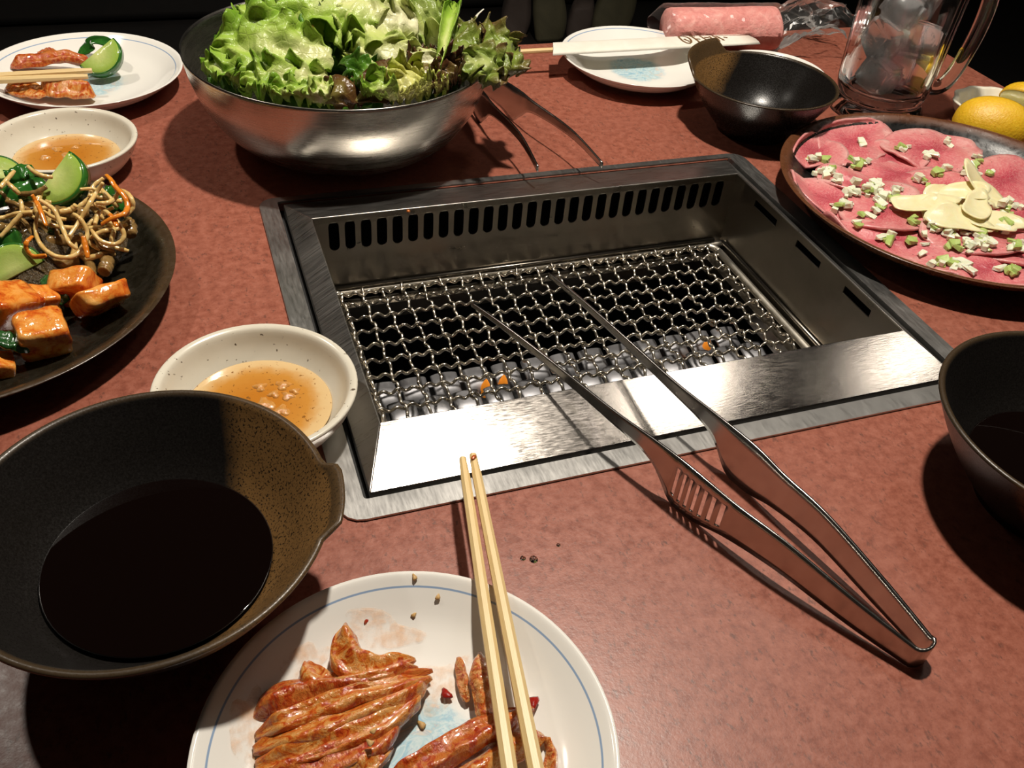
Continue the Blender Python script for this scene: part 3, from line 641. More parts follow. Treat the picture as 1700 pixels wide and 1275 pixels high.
tag(ribbon('kimchi_strip', K((761, 1092, .001), (766, 1120, .001), (772, 1150, .001), (776, 1166, .001)), [.004, .005, .005, .003], .0022, KIM, None, 43, 2), 'thin short kimchi sliver with chili spots on the near plate', 'kimchi', 'kimchi on the near plate')
SCAL = mat_food('green_chive', [(.3, (.008, .045, .010)), (.7, (.03, .11, .022))], 90, .2, .4)
CHILI = mat_food('red_chili_flake', [(.3, (.20, .004, .004)), (.7, (.38, .02, .01))], 90, .2, .4)
SES = mat_food('sesame_seed', [(.3, (.42, .24, .08)), (.7, (.60, .40, .17))], 90, .35, .2)
tag(ribbon('chive_piece', K((436, 1138, .001), (450, 1148, .0015), (466, 1160, .0008)), [.006, .007, .004], .0016, SCAL, None, 44, 2, 16, 12), 'dark green chive piece on the near plate', 'chive')
def flake(name, label, p, r, mt, group, h=.0009, el=1.5, rot=0, seed=1):
    c = px(*p); v, f = lathe([(0, -h * .6), (r * .8, -h * .3), (r, 0), (r * .7, h * .7), (0, h)], (0, 0, 0), 12, lambda a, q, z: (q * (1 + .2 * math.sin(3 * a + seed)), z))
    cs, sn = math.cos(rot), math.sin(rot); V = [(c.x + x * el * cs - y * sn, c.y + x * el * sn + y * cs, c.z + z) for x, y, z in v]
    return tag(mk(name, V, f, mt), label, name.split('_')[-1] if name != 'sesame_seed' else 'seed', group)
GF = 'chili flakes on the near plate'
flake('chili_flake', 'red chili flake at the left of the near kimchi', (405, 1170, KZ + .002), .0022, CHILI, GF, seed=2)
flake('chili_flake', 'red chili flake right of the large kimchi piece', (741, 1152, KZ + .0003), .0020, CHILI, GF, rot=2.0, seed=3)
flake('chili_flake', 'red chili flake at the right chopstick', (886, 1166, KZ + .003), .0022, CHILI, GF, rot=1.0, seed=4)
flake('chili_flake', 'tiny chili flake above the near kimchi', (608, 1031, KZ + .003), .0012, CHILI, GF, rot=1.0, seed=5)
GS = 'sesame seeds on the near plate'
flake('sesame_seed', 'sesame seed lying on the rim of the near plate', (688, 958, .0208), .0011, SES, GS, .0008, 1.9, 1.6)
flake('sesame_seed', 'sesame seed just inside the rim of the near plate', (727, 991, .0165), .0011, SES, GS, .0008, 1.6, 1.0)
flake('sesame_seed', 'sesame seed above the kimchi on the near plate', (687, 1021, .0115), .0010, SES, GS, .0008, 1.5, .5)
flake('sesame_seed', 'sesame seed on the blue pattern of the near plate', (700, 1203, KZ - .0015), .0014, SES, GS, .0008, 1.6, 2.0)
flake('sesame_seed', 'sesame seed on the lower fold of the near kimchi', (614, 1233, .022), .0012, SES, GS, .0008, 1.5, 2.0)
flake('sesame_seed', 'sesame seed stuck to the middle fold of the near kimchi', (620, 1214, .0225), .0010, SES, GS, .0008, 1.5, .4)

SMEAR = bpy.data.materials.new('thin_orange_juice'); SMEAR.use_nodes = True; t = NT(SMEAR); t.b.inputs['Base Color'].default_value = (.88, .42, .12, 1); t.b.inputs['Roughness'].default_value = .1
_tr = t.new('ShaderNodeBsdfTransparent'); _mx = t.new('ShaderNodeMixShader'); t.link(t.ramp(t.noise(t.coord(), 160, 4, .7), [(.40, .0), (.80, .45)]), _mx.inputs[0]); t.link(_tr.outputs[0], _mx.inputs[1]); t.link(t.b.outputs[0], _mx.inputs[2]); t.link(_mx.outputs[0], t.n['Material Output'].inputs[0])
def plate_z(x, y, c=p1, Rr=.0832, H=.0212):
    r = math.hypot(x - c[0], y - c[1]) / Rr; T_ = [(0, .25), (.2, .25), (.45, .27), (.60, .31), (.76, .46), (.90, .80), (.962, .965)]
    for (a, za), (b, zb) in zip(T_, T_[1:]):
        if r <= b: return H * (za + (zb - za) * (r - a) / (b - a)) + .0006
    return H
for lab, (x, y), (ax, ay), rot in (('orange juice smear left of the near kimchi', (412, 1215), (.016, .006), 1.3), ('orange juice smear above the near kimchi', (630, 1050), (.017, .008), -.4), ('faint orange smear at the upper left of the near kimchi', (500, 1110), (.014, .006), .6), ('orange juice puddle under the near kimchi', (730, 1130), (.018, .010), .2)):
    c = px(x, y, .009); V = []; Fc = []; N, Mr = 28, 5
    for i in range(Mr + 1):
        for k in range(N):
            a = 2 * PI * k / N; q = i / Mr * (1 + .2 * math.sin(3 * a + x) + .1 * math.sin(5 * a + y)); X = c.x + math.cos(rot) * ax * q * math.cos(a) - math.sin(rot) * ay * q * math.sin(a); Y = c.y + math.sin(rot) * ax * q * math.cos(a) + math.cos(rot) * ay * q * math.sin(a)
            V.append((X, Y, plate_z(X, Y)))
    for i in range(Mr):
        for k in range(N): Fc.append((i * N + k, i * N + (k + 1) % N, (i + 1) * N + (k + 1) % N, (i + 1) * N + k))
    tag(weld(mk('juice_smear', V, Fc, SMEAR), 1e-7), lab, 'smear', 'juice smears on the near plate')

# chopsticks
def stick(parent, a, b, w0, w1, mt=BAMBOO):
    a, b = Vector(a), Vector(b); t = (b - a).normalized(); s_ = Vector((0, 0, 1)).cross(t).normalized(); up = t.cross(s_); V = []; U = []; Fc = []; n = 14
    for i in range(n + 1):
        u = i / n; w = w0 + (w1 - w0) * u
        if i == 0: w *= .8
        for k in range(8):
            an = PI / 8 + 2 * PI * k / 8; V.append(a + (b - a) * u + (s_ * math.cos(an) + up * math.sin(an)) * (w * .54)); U.append((u, k / 8))
    for i in range(n):
        for k in range(8): Fc.append((i * 8 + k, i * 8 + (k + 1) % 8, (i + 1) * 8 + (k + 1) % 8, (i + 1) * 8 + k))
    Fc += [tuple(range(8))[::-1], tuple(n * 8 + k for k in range(8))]
    return mk('chopstick', V, Fc, mt, parent, uvs=U, smooth=False)
def extend(a, b, L): return a + (b - a).normalized() * L
a1, b1 = px(768, 761, .0265), px(845, 1275, .0262); a2, b2 = px(785, 755, .0270), px(889, 1275, .0262)
GC = 'bamboo chopsticks'
o = stick(None, a1, extend(a1, b1, .215), .0046, .0066); tag(o, 'left bamboo chopstick of the pair across the near plate', 'chopstick', GC)
o = stick(None, a2, extend(a2, b2, .215), .0046, .0066); tag(o, 'right bamboo chopstick of the pair, its tip stained red', 'chopstick', GC)
STAIN = mat_food('chili_stain', [(.3, (.40, .05, .01)), (.7, (.50, .12, .02))], 90, .3, .2)
q = a2 + (b2 - a2).normalized() * .004
v, f = lathe([(0, 0), (.0016, .0001), (.0010, .0005), (0, .0006)], (q.x - .0003, q.y, q.z + .0022), 10, lambda a, r, z: (r * (1 + .3 * math.sin(2 * a)), z)); mk('red_stain', v, f, STAIN, o)
a3, b3 = px(153, 117, .0275), px(0, 126, .0275); a4, b4 = px(146, 127, .0262), px(0, 133, .0262)
o = stick(None, a3, extend(a3, b3, .20), .0048, .0066); tag(o, 'farther bamboo chopstick over the upper left plate', 'chopstick', GC)
o = stick(None, a4, extend(a4, b4, .20), .0048, .0066); tag(o, 'nearer bamboo chopstick over the upper left plate', 'chopstick', GC)

# upper left plate: kimchi and cucumber
tag(ribbon('kimchi_strip', [(18, 112, .013), (60, 104, .016), (110, 98, .018), (155, 110, .014)], [.012, .018, .016, .010], .006, KIMR, None, 61, 3), 'red kimchi strip behind the chopsticks on the upper left plate', 'kimchi', 'kimchi on the upper left plate')
tag(ribbon('kimchi_strip', [(12, 145, .014), (45, 152, .014), (80, 158, .013)], [.016, .022, .016], .006, KIM, None, 62, 2), 'pale orange kimchi piece at the left of the upper left plate', 'kimchi', 'kimchi on the upper left plate')
tag(ribbon('kimchi_strip', [(70, 148, .014), (110, 150, .015), (158, 160, .012)], [.018, .026, .012], .0075, KIM, None, 63, 4), 'orange kimchi lump nearest the blue pattern on the upper left plate', 'kimchi', 'kimchi on the upper left plate')
tag(ribbon('kimchi_strip', [(62, 92, .012), (80, 86, .013), (98, 92, .012)], [.006, .009, .006], .003, KIMR, None, 64, 3, 20, 12), 'small orange scrap at the back of the upper left plate', 'kimchi', 'kimchi on the upper left plate')
FLESH = mat_food('cucumber_flesh', [(.3, (.34, .42, .10)), (.6, (.46, .54, .16)), (.75, (.56, .62, .26))], 60, .12, .25, sss=.2)
t = NT(FLESH); _co = t.coord(); _r = t.length(_co, False)
t.color(t.mix(t.ramp(t.math('ADD', t.math('MULTIPLY', _r, 50.0), t.math('MULTIPLY', t.math('SUBTRACT', t.noise(_co, 120, 3), .5), .25)), [(.15, 0.0), (.5, .6), (.95, 1.0)]), (.62, .66, .26), (.26, .40, .055)))
SKIN = mat_food('cucumber_skin', [(.3, (.010, .06, .008)), (.6, (.03, .14, .018)), (.75, (.09, .24, .03))], 50, .15, .2)
def cucumber(label, p, r, th, nrm, updir, arc=PI, group='cucumber slices', flat=0.0):
    c = px(*p); n_ = Vector(nrm).normalized(); uu = Vector(updir); uu = (uu - n_ * uu.dot(n_)).normalized(); ss = uu.cross(n_)
    e = empty('cucumber_slice', c); tag(e, label, 'cucumber', group); N = 26; a0 = PI / 2 - arc / 2
    rim = [(math.cos(a0 + arc * k / N), math.sin(a0 + arc * k / N)) for k in range(N + 1)]
    def body(r0, r1, d, nm, mt, closed):
        V = []; Fc = []
        if closed:
            loop = [(r1 * x, r1 * y) for x, y in rim]; m = len(loop)
            rings = [(1.0, -d), (1.0, d), (.94, d + .0006), (.5, d + .0002), (.05, d)]; rings = [(.05, -d), (.94, -d - .0004)] + rings
            cx, cy = 0, r1 * (.42 if arc < 5 else 0)
            for k, dd in rings:
                for x, y in loop: V.append(c + ss * (cx + (x - cx) * k) + uu * (cy + (y - cy) * k) + n_ * dd)
            for i in range(len(rings) - 1):
                for k in range(m): Fc.append((i * m + k, i * m + (k + 1) % m, (i + 1) * m + (k + 1) % m, (i + 1) * m + k))
            Fc += [tuple(range(m))[::-1], tuple((len(rings) - 1) * m + k for k in range(m))]
        else:
            for x, y in rim:
                for rr, dd in ((r0, -d), (r1, -d * .9), (r1, d * .9), (r0, d)): V.append(c + ss * (x * rr) + uu * (y * rr) + n_ * dd)
            for i in range(N):
                for k in range(4): Fc.append((i * 4 + k, i * 4 + (k + 1) % 4, (i + 1) * 4 + (k + 1) % 4, (i + 1) * 4 + k))
            Fc += [(0, 1, 2, 3), (N * 4 + 3, N * 4 + 2, N * 4 + 1, N * 4)]
        return mk(nm, V, Fc, mt, e)
    body(0, r, th, 'flesh', FLESH, True); body(r - .0004, r + .0013, th * 1.02, 'skin', SKIN, False); return e
cucumber('half cucumber slice leaning on the kimchi of the upper left plate', (166, 92, .026), .0185, .004, (-.25, -.62, .74), (.50, -.62, -.50), PI * 1.08)
tag(ribbon('cucumber_peel', [(128, 92, .016), (146, 78, .022), (158, 66, .028), (184, 74, .026), (198, 90, .022)], [.008, .024, .022, .014, .006], .0018, SKIN, None, 66, 1, wav=.1), 'dark green cucumber peel tip at the back of the upper left plate', 'cucumber')

# ---------------------------------------------------------------- dark plate: seasoned vegetables
GV = 'cucumber slices on the dark plate'
cucumber('large half-moon cucumber slice on top of the vegetable heap', (97, 298, .048), .0185, .0050, (-.30, -.55, .78), (.67, -.58, -.31), PI * 1.08, GV)
cucumber('cucumber wedge lying at the front of the vegetable heap', (28, 452, .0175), .0165, .007, (.10, -.72, .60), (-.35, .25, .9), PI * 1.1, GV)
cucumber('small cucumber slice at the left end of the heap', (-4, 300, .045), .016, .004, (.2, -.5, .8), (.2, .8, 0), PI, GV)
GP = 'cucumber peel pieces in the vegetable heap'
for lab, p, w, th in (('long dark green cucumber piece at the left of the heap', [(-20, 340, .036), (20, 328, .040), (60, 318, .042), (84, 312, .042)], [.014, .019, .017, .010], .006),
                      ('green cucumber piece at the back left of the heap', [(14, 302, .046), (36, 290, .050), (60, 288, .050)], [.006, .013, .010], .005),
                      ('small green cucumber bit among the right loops', [(160, 330, .036), (176, 322, .038), (190, 318, .038)], [.006, .011, .007], .004),
                      ('green cucumber bit right of the looped strands', [(176, 352, .026), (194, 342, .028), (212, 334, .030)], [.008, .016, .010], .005),
                      ('tiny dark green bit in the middle of the heap', [(74, 392, .026), (88, 384, .029), (102, 380, .029)], [.005, .011, .006], .004),
                      ('dark green cucumber skin at the left edge of the heap', [(-18, 410, .024), (12, 402, .027), (40, 396, .028)], [.012, .016, .010], .006)):
    tag(ribbon('cucumber_piece', p, w, th, SKIN, None, len(lab), 2, 26, 16), lab, 'cucumber', GP)
SPR = mat_food('seasoned_sprout', [(.3, (.56, .34, .10)), (.55, (.72, .51, .20)), (.75, (.80, .64, .32))], 60, .16, .25, sss=.25)
CAR = mat_food('carrot_shred', [(.3, (.58, .15, .010)), (.7, (.74, .26, .022))], 70, .18, .25, sss=.2)
BRN = mat_food('brown_seasoned_stem', [(.3, (.12, .065, .018)), (.6, (.30, .18, .06)), (.8, (.46, .32, .13))], 60, .14, .4, sss=.2)
def zh(y): return .020 + max(0, min(1, (432 - y) / 130)) * .030
def strand(name, label, pts, r, mt, group, off=.003, taper=.7, seg=8, sq=1.0):
    P_ = [tuple(px(x, y, zh(y) + off + .0012 * math.sin(i * 1.7 + x))) for i, (x, y) in enumerate(pts)]; n = max(14, 7 * len(pts)); C_ = cr(P_, n)
    R_ = [r * (taper + (1 - taper) * math.sin(PI * i / (n - 1)) ** .5) * (1 + .06 * math.sin(i * 1.3)) for i in range(n)]
    v, f, u = tube(C_, R_, seg, sq); return tag(mk(name, v, f, mt, uvs=u), label, name.split('_')[-1], group)
GSp = 'sprout strands in the vegetable heap'
for lab, pts, off in (
 ('straight pale sprout strand slanting right of the big cucumber slice', [(171, 303), (160, 320), (148, 339), (132, 367), (115, 392)], .006),
 ('pale sprout strand running down from below the cucumber slice', [(66, 332), (82, 342), (92, 352), (105, 382), (115, 403), (128, 413)], .006),
 ('large pale sprout loop at the front of the heap', [(63, 352), (59, 382), (69, 408), (92, 425), (119, 426), (135, 413), (145, 388), (135, 365), (122, 355)], .005),
 ('pale sprout loop at the right of the heap', [(155, 337), (181, 355), (198, 372), (206, 392), (193, 405), (168, 400), (152, 382)], .005),
 ('pale sprout strand curving over the far right of the heap', [(194, 314), (210, 320), (219, 331), (220, 346), (206, 360)], .007),
 ('short pale sprout arc right of the cucumber slice', [(160, 337), (176, 337), (189, 331), (198, 317)], .006),
 ('pale sprout strand at the left edge of the heap', [(-10, 364), (10, 360), (30, 354), (54, 352)], .006),
 ('bent pale sprout strand left of the carrot shred', [(0, 394), (20, 372), (36, 352), (34, 332)], .006),
 ('short sprout strand crossing the long green piece', [(12, 303), (24, 314), (32, 322)], .009),
 ('sprout strand at the back of the heap near the dish', [(46, 276), (58, 286), (72, 292), (88, 294)], .007),
 ('sprout strand at the back left corner of the heap', [(0, 312), (10, 300), (24, 284)], .007),
 ('short upright sprout strand inside the right loop', [(158, 372), (161, 360), (166, 350)], .004),
 ('long sprout strand lying under the big front loop', [(48, 356), (80, 372), (118, 378), (150, 372)], .001),
 ('sprout strand dipping behind the right loop', [(148, 396), (170, 384), (196, 380), (212, 372)], .001)):
    strand('sprout_strand', lab, pts, .00155, SPR, GSp, off)
for lab, pts in (('straight flat carrot shred left of the sprout loops', [(53, 323), (60, 334), (66, 346), (77, 375)]),
                 ('long carrot shred looping at the right of the heap', [(176, 290), (184, 298), (191, 309), (206, 326), (212, 342), (206, 354), (186, 362), (168, 372)]),
                 ('curved carrot shred at the lower left of the heap', [(54, 392), (44, 402), (44, 414), (56, 426), (77, 424)]),
                 ('short carrot shred crossing the right loop', [(182, 355), (190, 366), (194, 376)]),
                 ('wide carrot shred hanging at the front of the heap', [(138, 392), (142, 410), (146, 428)])):
    strand('carrot_shred', lab, pts, .0019, CAR, 'carrot shreds in the vegetable heap', .0085, .6, 6, .55)
GB = 'brown seasoned stems in the vegetable heap'
for lab, pts, r in (('thick pale brown stem at the left front of the heap', [(30, 430), (34, 412), (41, 395), (54, 379)], .0042),
                    ('bean head poking out at the right front of the heap', [(172, 452), (176, 444), (180, 428)], .0045),
                    ('bean head at the far right of the heap', [(209, 366), (216, 376), (217, 390)], .0045),
                    ('pointed stem tip at the front of the heap', [(142, 405), (147, 430), (153, 456)], .0035),
                    ('brown stem lying behind the big loop', [(70, 402), (100, 400), (135, 396)], .0042),
                    ('brown stem at the front below the big loop', [(72, 436), (100, 438), (130, 430)], .0046),
                    ('brown stem under the right loop', [(150, 420), (172, 412), (190, 412)], .0038),
                    ('brown stem below the cucumber slice', [(92, 350), (118, 356), (146, 352)], .0045),
                    ('brown stem in the middle of the right loop', [(164, 388), (180, 386), (196, 390)], .0042),
                    ('brown stem between green pieces at left', [(0, 378), (24, 384), (44, 372)], .0045)):
    strand('seasoned_stem', lab, pts, r, BRN, GB, -.002, .75, 10)
rs = random.Random(3)
for k in range(60):
    x = rs.uniform(-5, 195); y = rs.uniform(312, 430); a = rs.uniform(0, PI); l = rs.uniform(16, 34)
    sw = 'short %s strand tangled in the %s of the vegetable heap' % (('brown', 'pale', 'pale')[k % 3], 'far left' if x < 95 and y < 370 else 'near left' if x < 95 else 'far right' if y < 370 else 'near right')
    strand('seasoned_stem', sw, [(x - l * math.cos(a), y - l * .6 * math.sin(a)), (x + rs.uniform(-6, 6), y + rs.uniform(-6, 6)), (x + l * math.cos(a), y + l * .6 * math.sin(a))], rs.uniform(.0012, .0022), [BRN, SPR, SPR][k % 3], sw.replace('short', 'short loose').replace('strand', 'strands'), rs.uniform(-.005, .002))
# mound of finely cut seasoned vegetables that carries the heap
V = []; Fc = []; c0 = px(85, 370, .03); N, Mr = 48, 14
for i in range(Mr + 1):
    for k in range(N):
        a = 2 * PI * k / N; q = i / Mr; rx = .062 * q * (1 + .12 * math.sin(3 * a)); x = c0.x - .012 + rx * math.cos(a); y = c0.y + .004 + rx * .92 * math.sin(a)
        V.append((x, y, .0065 + .027 * (1 - q * q) + .005 * noise.noise(Vector((x * 90, y * 90, 1))) * (1 - q)))
for i in range(Mr):
    for k in range(N): Fc.append((i * N + k, i * N + (k + 1) % N, (i + 1) * N + (k + 1) % N, (i + 1) * N + k))
tag(weld(mk('seasoned_vegetables', V, Fc, mat_food('dark_seasoned_heap', [(.3, (.02, .014, .004)), (.6, (.07, .042, .012)), (.8, (.16, .10, .03))], 160, .3, 1.0, sss=0, dist=.004)), 1e-6), 'dark heap of finely cut seasoned vegetables under the strands', 'vegetables', kind='stuff')

RAD = mat_food('radish_kimchi', [(.34, (.36, .022, .005)), (.43, (.60, .13, .014)), (.52, (.74, .28, .042)), (.68, (.80, .42, .12))], 85, .13, .45, sss=.22, distort=.5)
def radish(label, p, dims, rot, seed):
    c = px(*p); R_ = Matrix.Rotation(rot[2], 3, 'Z') @ Matrix.Rotation(rot[1], 3, 'Y') @ Matrix.Rotation(rot[0], 3, 'X')
    bm = bmesh.new(); bmesh.ops.create_cube(bm, size=1); bmesh.ops.subdivide_edges(bm, edges=bm.edges[:], cuts=7, use_grid_fill=True)
    V = []
    for v_ in bm.verts:
        q = Vector([math.copysign(min(abs(k_), .5), k_) for k_ in v_.co]); l8 = sum(abs(2 * k_) ** 9 for k_ in q) ** (1 / 9); q = q * (1.0 / max(l8, 1e-6)) if max(abs(k_) for k_ in q) > .49 else q; q = Vector((q.x * dims[0] * (1 + .22 * q.y * math.sin(seed)), q.y * dims[1] * (1 + .2 * q.x * math.cos(seed * 2)), q.z * dims[2] * (1 + .25 * q.x * math.sin(seed * 3))))
        q += Vector(noise.noise_vector(q * 110 + Vector((seed, 0, 0)))) * .0013; V.append(R_ @ q + c)
    bm.verts.index_update(); Fc = [tuple(v_.index for v_ in f_.verts) for f_ in bm.faces]; bm.free()
    return tag(mk('radish_cube', V, Fc, RAD), label, 'radish', 'radish kimchi cubes')
radish('tilted radish kimchi slab at the right of the dark plate', (167, 497, .020), (.030, .012, .026), (.75, .15, .55), 1)
radish('radish kimchi piece behind the tilted slab', (124, 474, .020), (.026, .016, .020), (.35, -.3, -.35), 2)
radish('large radish kimchi cube nearest the plate rim', (70, 556, .019), (.027, .021, .026), (.30, .05, .25), 3.3)
radish('radish kimchi chunk at the left picture edge', (12, 510, .022), (.030, .022, .026), (.35, .35, .75), 4)
radish('small pale radish piece between the large chunks', (68, 500, .016), (.018, .014, .018), (.2, .3, .2), 5)
radish('red radish bit at the lower left picture edge', (0, 606, .012), (.014, .014, .012), (.2, .3, .2), 6)
tag(ribbon('green_leaf_piece', [(74, 462, .018), (86, 474, .019), (100, 492, .017), (108, 504, .013)], [.008, .012, .012, .006], .003, SCAL, None, 71, 4, 26, 16), 'dark green leaf scrap between the radish pieces', 'leaf')
tag(ribbon('green_leaf_piece', [(-12, 560, .024), (14, 566, .023), (34, 574, .020), (48, 582, .015)], [.010, .013, .011, .006], .003, SCAL, None, 72, 4, 26, 16), 'dark green leaf scrap at the left of the large radish cube', 'leaf')

# ---------------------------------------------------------------- raw tongue slices
MEAT = newmat('raw_tongue', (.5, .14, .15), .22, 0, .5); t = NT(MEAT); uvn = t.coord('UV'); uv = t.sep(uvn); co = t.coord()
fib = t.noise(t.coord('UV', (4, 26, 1)), 3, 4, .6); nn = t.noise(co, 45, 4, .6)
col = t.ramp(t.math('ADD', t.math('MULTIPLY', uv[0], .75), t.math('MULTIPLY', t.math('SUBTRACT', nn, .5), 1.2)), [(.08, (.44, .045, .075)), (.38, (.58, .13, .15)), (.68, (.64, .22, .22)), (.90, (.70, .38, .35))])
col = t.mix(t.math('MULTIPLY', t.ramp(fib, [(.45, 0.0), (.65, 1.0)]), .35), col, (.74, .42, .38))
col = t.mix(t.ramp(t.noise(co, 420, 2), [(.27, .8), (.33, 0.0)]), col, (.10, .03, .03)); t.color(col)
t.b.inputs['Subsurface Weight'].default_value = .12; t.b.inputs['Subsurface Radius'].default_value = (.004, .001, .001); t.b.inputs['Subsurface Scale'].default_value = 1
t.bump(t.math('ADD', fib, t.noise(co, 260, 4, .7)), .35, .0012)
MV = []; MF = []
def slice_(label, p, ax, ay, rot, z, seed, tilt=(0, 0), wave=.0028):
    c = px(p[0], p[1], z); V = []; U = []; Fc = []; N, Mr = 48, 12; cs, sn = math.cos(rot), math.sin(rot)
    for i in range(Mr + 1):
        q = i / Mr
        for k in range(N):
            a = 2 * PI * k / N
            rr = q * (1 + .10 * math.sin(2 * a + seed) + .06 * math.sin(3 * a + seed * 2) + .05 * noise.noise(Vector((math.cos(a) * 3, math.sin(a) * 3, seed))))
            x, y = ax * rr * math.cos(a), ay * rr * math.sin(a); X, Y = c.x + cs * x - sn * y, c.y + sn * x + cs * y
            zz = z + tilt[0] * x + tilt[1] * y + wave * q * math.sin(3 * a + seed) + .0012 * noise.noise(Vector((X * 60, Y * 60, seed)))
            d = math.hypot(X - mp[0], Y - mp[1])
            if d > .112: zz = max(zz, .010 + (d - .112) * .55)
            if d > .133: s2 = .133 / d; X, Y = mp[0] + (X - mp[0]) * s2, mp[1] + (Y - mp[1]) * s2
            zz = max(zz, .0082); V.append((X, Y, zz)); U.append((q, k / N))
    for i in range(Mr):
        for k in range(N): Fc.append((i * N + k, i * N + (k + 1) % N, (i + 1) * N + (k + 1) % N, (i + 1) * N + k))
    b = len(MV); MV.extend(V); MF.extend(tuple(i + b for i in q) for q in Fc)
    return tag(weld(mk('tongue_slice', V, Fc, MEAT, uvs=U, solid=.0018), 1e-7), label, 'meat', 'raw tongue slices')
slice_('tongue slice at the lower right near the plate rim', (1640, 448), .050, .026, -.35, .0105, 9)
slice_('long tongue slice along the lower plate rim', (1480, 402), .056, .024, -.45, .0105, 8, (0, .1))
slice_('tongue slice at the right picture edge near the rim', (1725, 420), .046, .032, -.3, .0110, 21)
slice_('folded tongue slice at the left plate rim', (1378, 332), .040, .024, -.75, .0125, 3, (0, .12))
slice_('small tongue slice at the upper left rim', (1352, 256), .030, .026, .4, .0135, 2)
slice_('broad tongue slice at the upper left of the plate', (1418, 236), .042, .034, .3, .0150, 1, (.05, .05))
slice_('tongue slice in the right background of the plate', (1670, 300), .044, .034, .2, .0150, 6, (0, .06))
slice_('large tongue slice at the top centre of the plate', (1548, 250), .050, .032, .05, .0160, 4, (0, .08))
slice_('tongue slice lying in the middle of the plate', (1560, 320), .050, .034, -.1, .0150, 5)
slice_('tongue slice left of the ginger heap', (1478, 352), .042, .032, -.3, .0145, 7)
slice_('tongue slice under the scallion heap', (1620, 388), .048, .030, -.25, .0140, 12)
slice_('tongue slice filling the gap below the top slices', (1490, 292), .044, .030, -.2, .0138, 14)
slice_('tongue slice at the right end behind the ginger', (1690, 360), .044, .030, .1, .0132, 15)
slice_('tongue slice showing between the two far slices', (1482, 262), .034, .026, .2, .0128, 17)
slice_('narrow red tongue slice left of the centre', (1432, 305), .040, .022, -.8, .0165, 13)
BV = BVHTree.FromPolygons([Vector(v_) for v_ in MV], MF)
def onmeat(x, y, d=.015):
    h = BV.ray_cast(Vector((x, y, .1)), Vector((0, 0, -1))); return h[0].z + .0009 if h[0] else d
NEGW = mat_food('scallion_white', [(.3, (.72, .74, .50)), (.7, (.86, .85, .74))], 120, .25, .2, sss=.25)
NEGG = mat_food('scallion_green', [(.3, (.30, .44, .09)), (.6, (.48, .58, .20)), (.8, (.68, .72, .44))], 90, .25, .2, sss=.25)
protos = []
for k in range(6):
    bm = bmesh.new(); bmesh.ops.create_cube(bm, size=1); bmesh.ops.bevel(bm, geom=bm.edges[:], offset=.12, segments=1, affect='EDGES')
    me = bpy.data.meshes.new('scallion_bit'); rk = random.Random(k)
    dx, dy, dz = [(.0052, .0040, .0030), (.0070, .0034, .0022), (.0045, .0045, .0036), (.0080, .0042, .0018), (.0038, .0034, .0030), (.0060, .0050, .0022)][k]
    for v_ in bm.verts: v_.co = Vector((v_.co.x * dx * (1 + .4 * v_.co.y), v_.co.y * dy * (1 - .4 * v_.co.x), v_.co.z * dz)) + Vector([rk.uniform(-.0004, .0004) for _ in range(3)])
    for v_ in bm.verts: v_.co.z += dz * .5
    bm.to_mesh(me); bm.free(); me.materials.append(NEGG if k in (1, 5) else NEGW); protos.append(me)
rn = random.Random(11)
def where(x, y):
    if y > 415: return 'near the front rim of the tongue plate'
    if x < 1400: return 'on the tongue slices at the left rim'
    if x > 1655: return 'at the right picture edge of the tongue plate'
    if y < 275: return 'on the tongue slices along the far rim'
    if x < 1500 and y < 345: return 'in the heap left of the pale yellow slices'
    if x < 1520: return 'on the slice below the left scallion heap'
    if y > 355: return 'in the heap in front of the pale yellow slices'
    return 'behind the pale yellow slices'
clus = [(1355, 262, 6, 10), (1372, 283, 8, 12), (1388, 298, 5, 10), (1418, 322, 8, 16), (1450, 312, 14, 18), (1480, 322, 8, 12), (1430, 268, 7, 14), (1432, 240, 2, 6), (1497, 245, 4, 10), (1542, 256, 4, 8), (1578, 238, 3, 10), (1530, 300, 7, 14), (1560, 285, 3, 10), (1618, 262, 4, 10), (1612, 290, 4, 12), (1645, 285, 4, 12),
        (1400, 335, 6, 14), (1428, 368, 2, 6), (1480, 388, 4, 12), (1462, 332, 6, 10), (1512, 365, 4, 10), (1550, 372, 8, 14), (1580, 388, 12, 16), (1618, 378, 12, 14), (1640, 400, 12, 16), (1610, 408, 6, 10), (1565, 425, 6, 14), (1590, 430, 3, 10), (1690, 405, 8, 12), (1680, 345, 8, 14), (1665, 372, 6, 12), (1680, 440, 5, 12), (1530, 395, 5, 16), (1600, 440, 3, 14), (1450, 350, 5, 14)]
NP = 0
for (x, y, n_, r) in clus:
    for k in range(n_):
        p = px(x + rn.gauss(0, r * .55), y + rn.gauss(0, r * .42), .018); p.z = onmeat(p.x, p.y) + rn.uniform(0, .0012 if k % 3 else .003)
        pi_ = rn.randrange(6); o = bpy.data.objects.new('scallion_bit', protos[pi_]); COL.objects.link(o); o.location = p
        o.rotation_euler = (rn.uniform(-.35, .35), rn.uniform(-.35, .35), rn.uniform(0, 6.28)); s_ = rn.uniform(.85, 1.6); o.scale = (s_, s_, s_)
        cw = ('green' if pi_ in (1, 5) else 'white'); tag(o, cw + ' chopped scallion bit ' + where(x, y), 'scallion', cw + ' scallion bits ' + where(x, y))
GIN = mat_food('pale_ginger', [(.3, (.82, .70, .38)), (.6, (.88, .79, .50)), (.8, (.88, .82, .60))], 40, .2, .15, sss=.3)
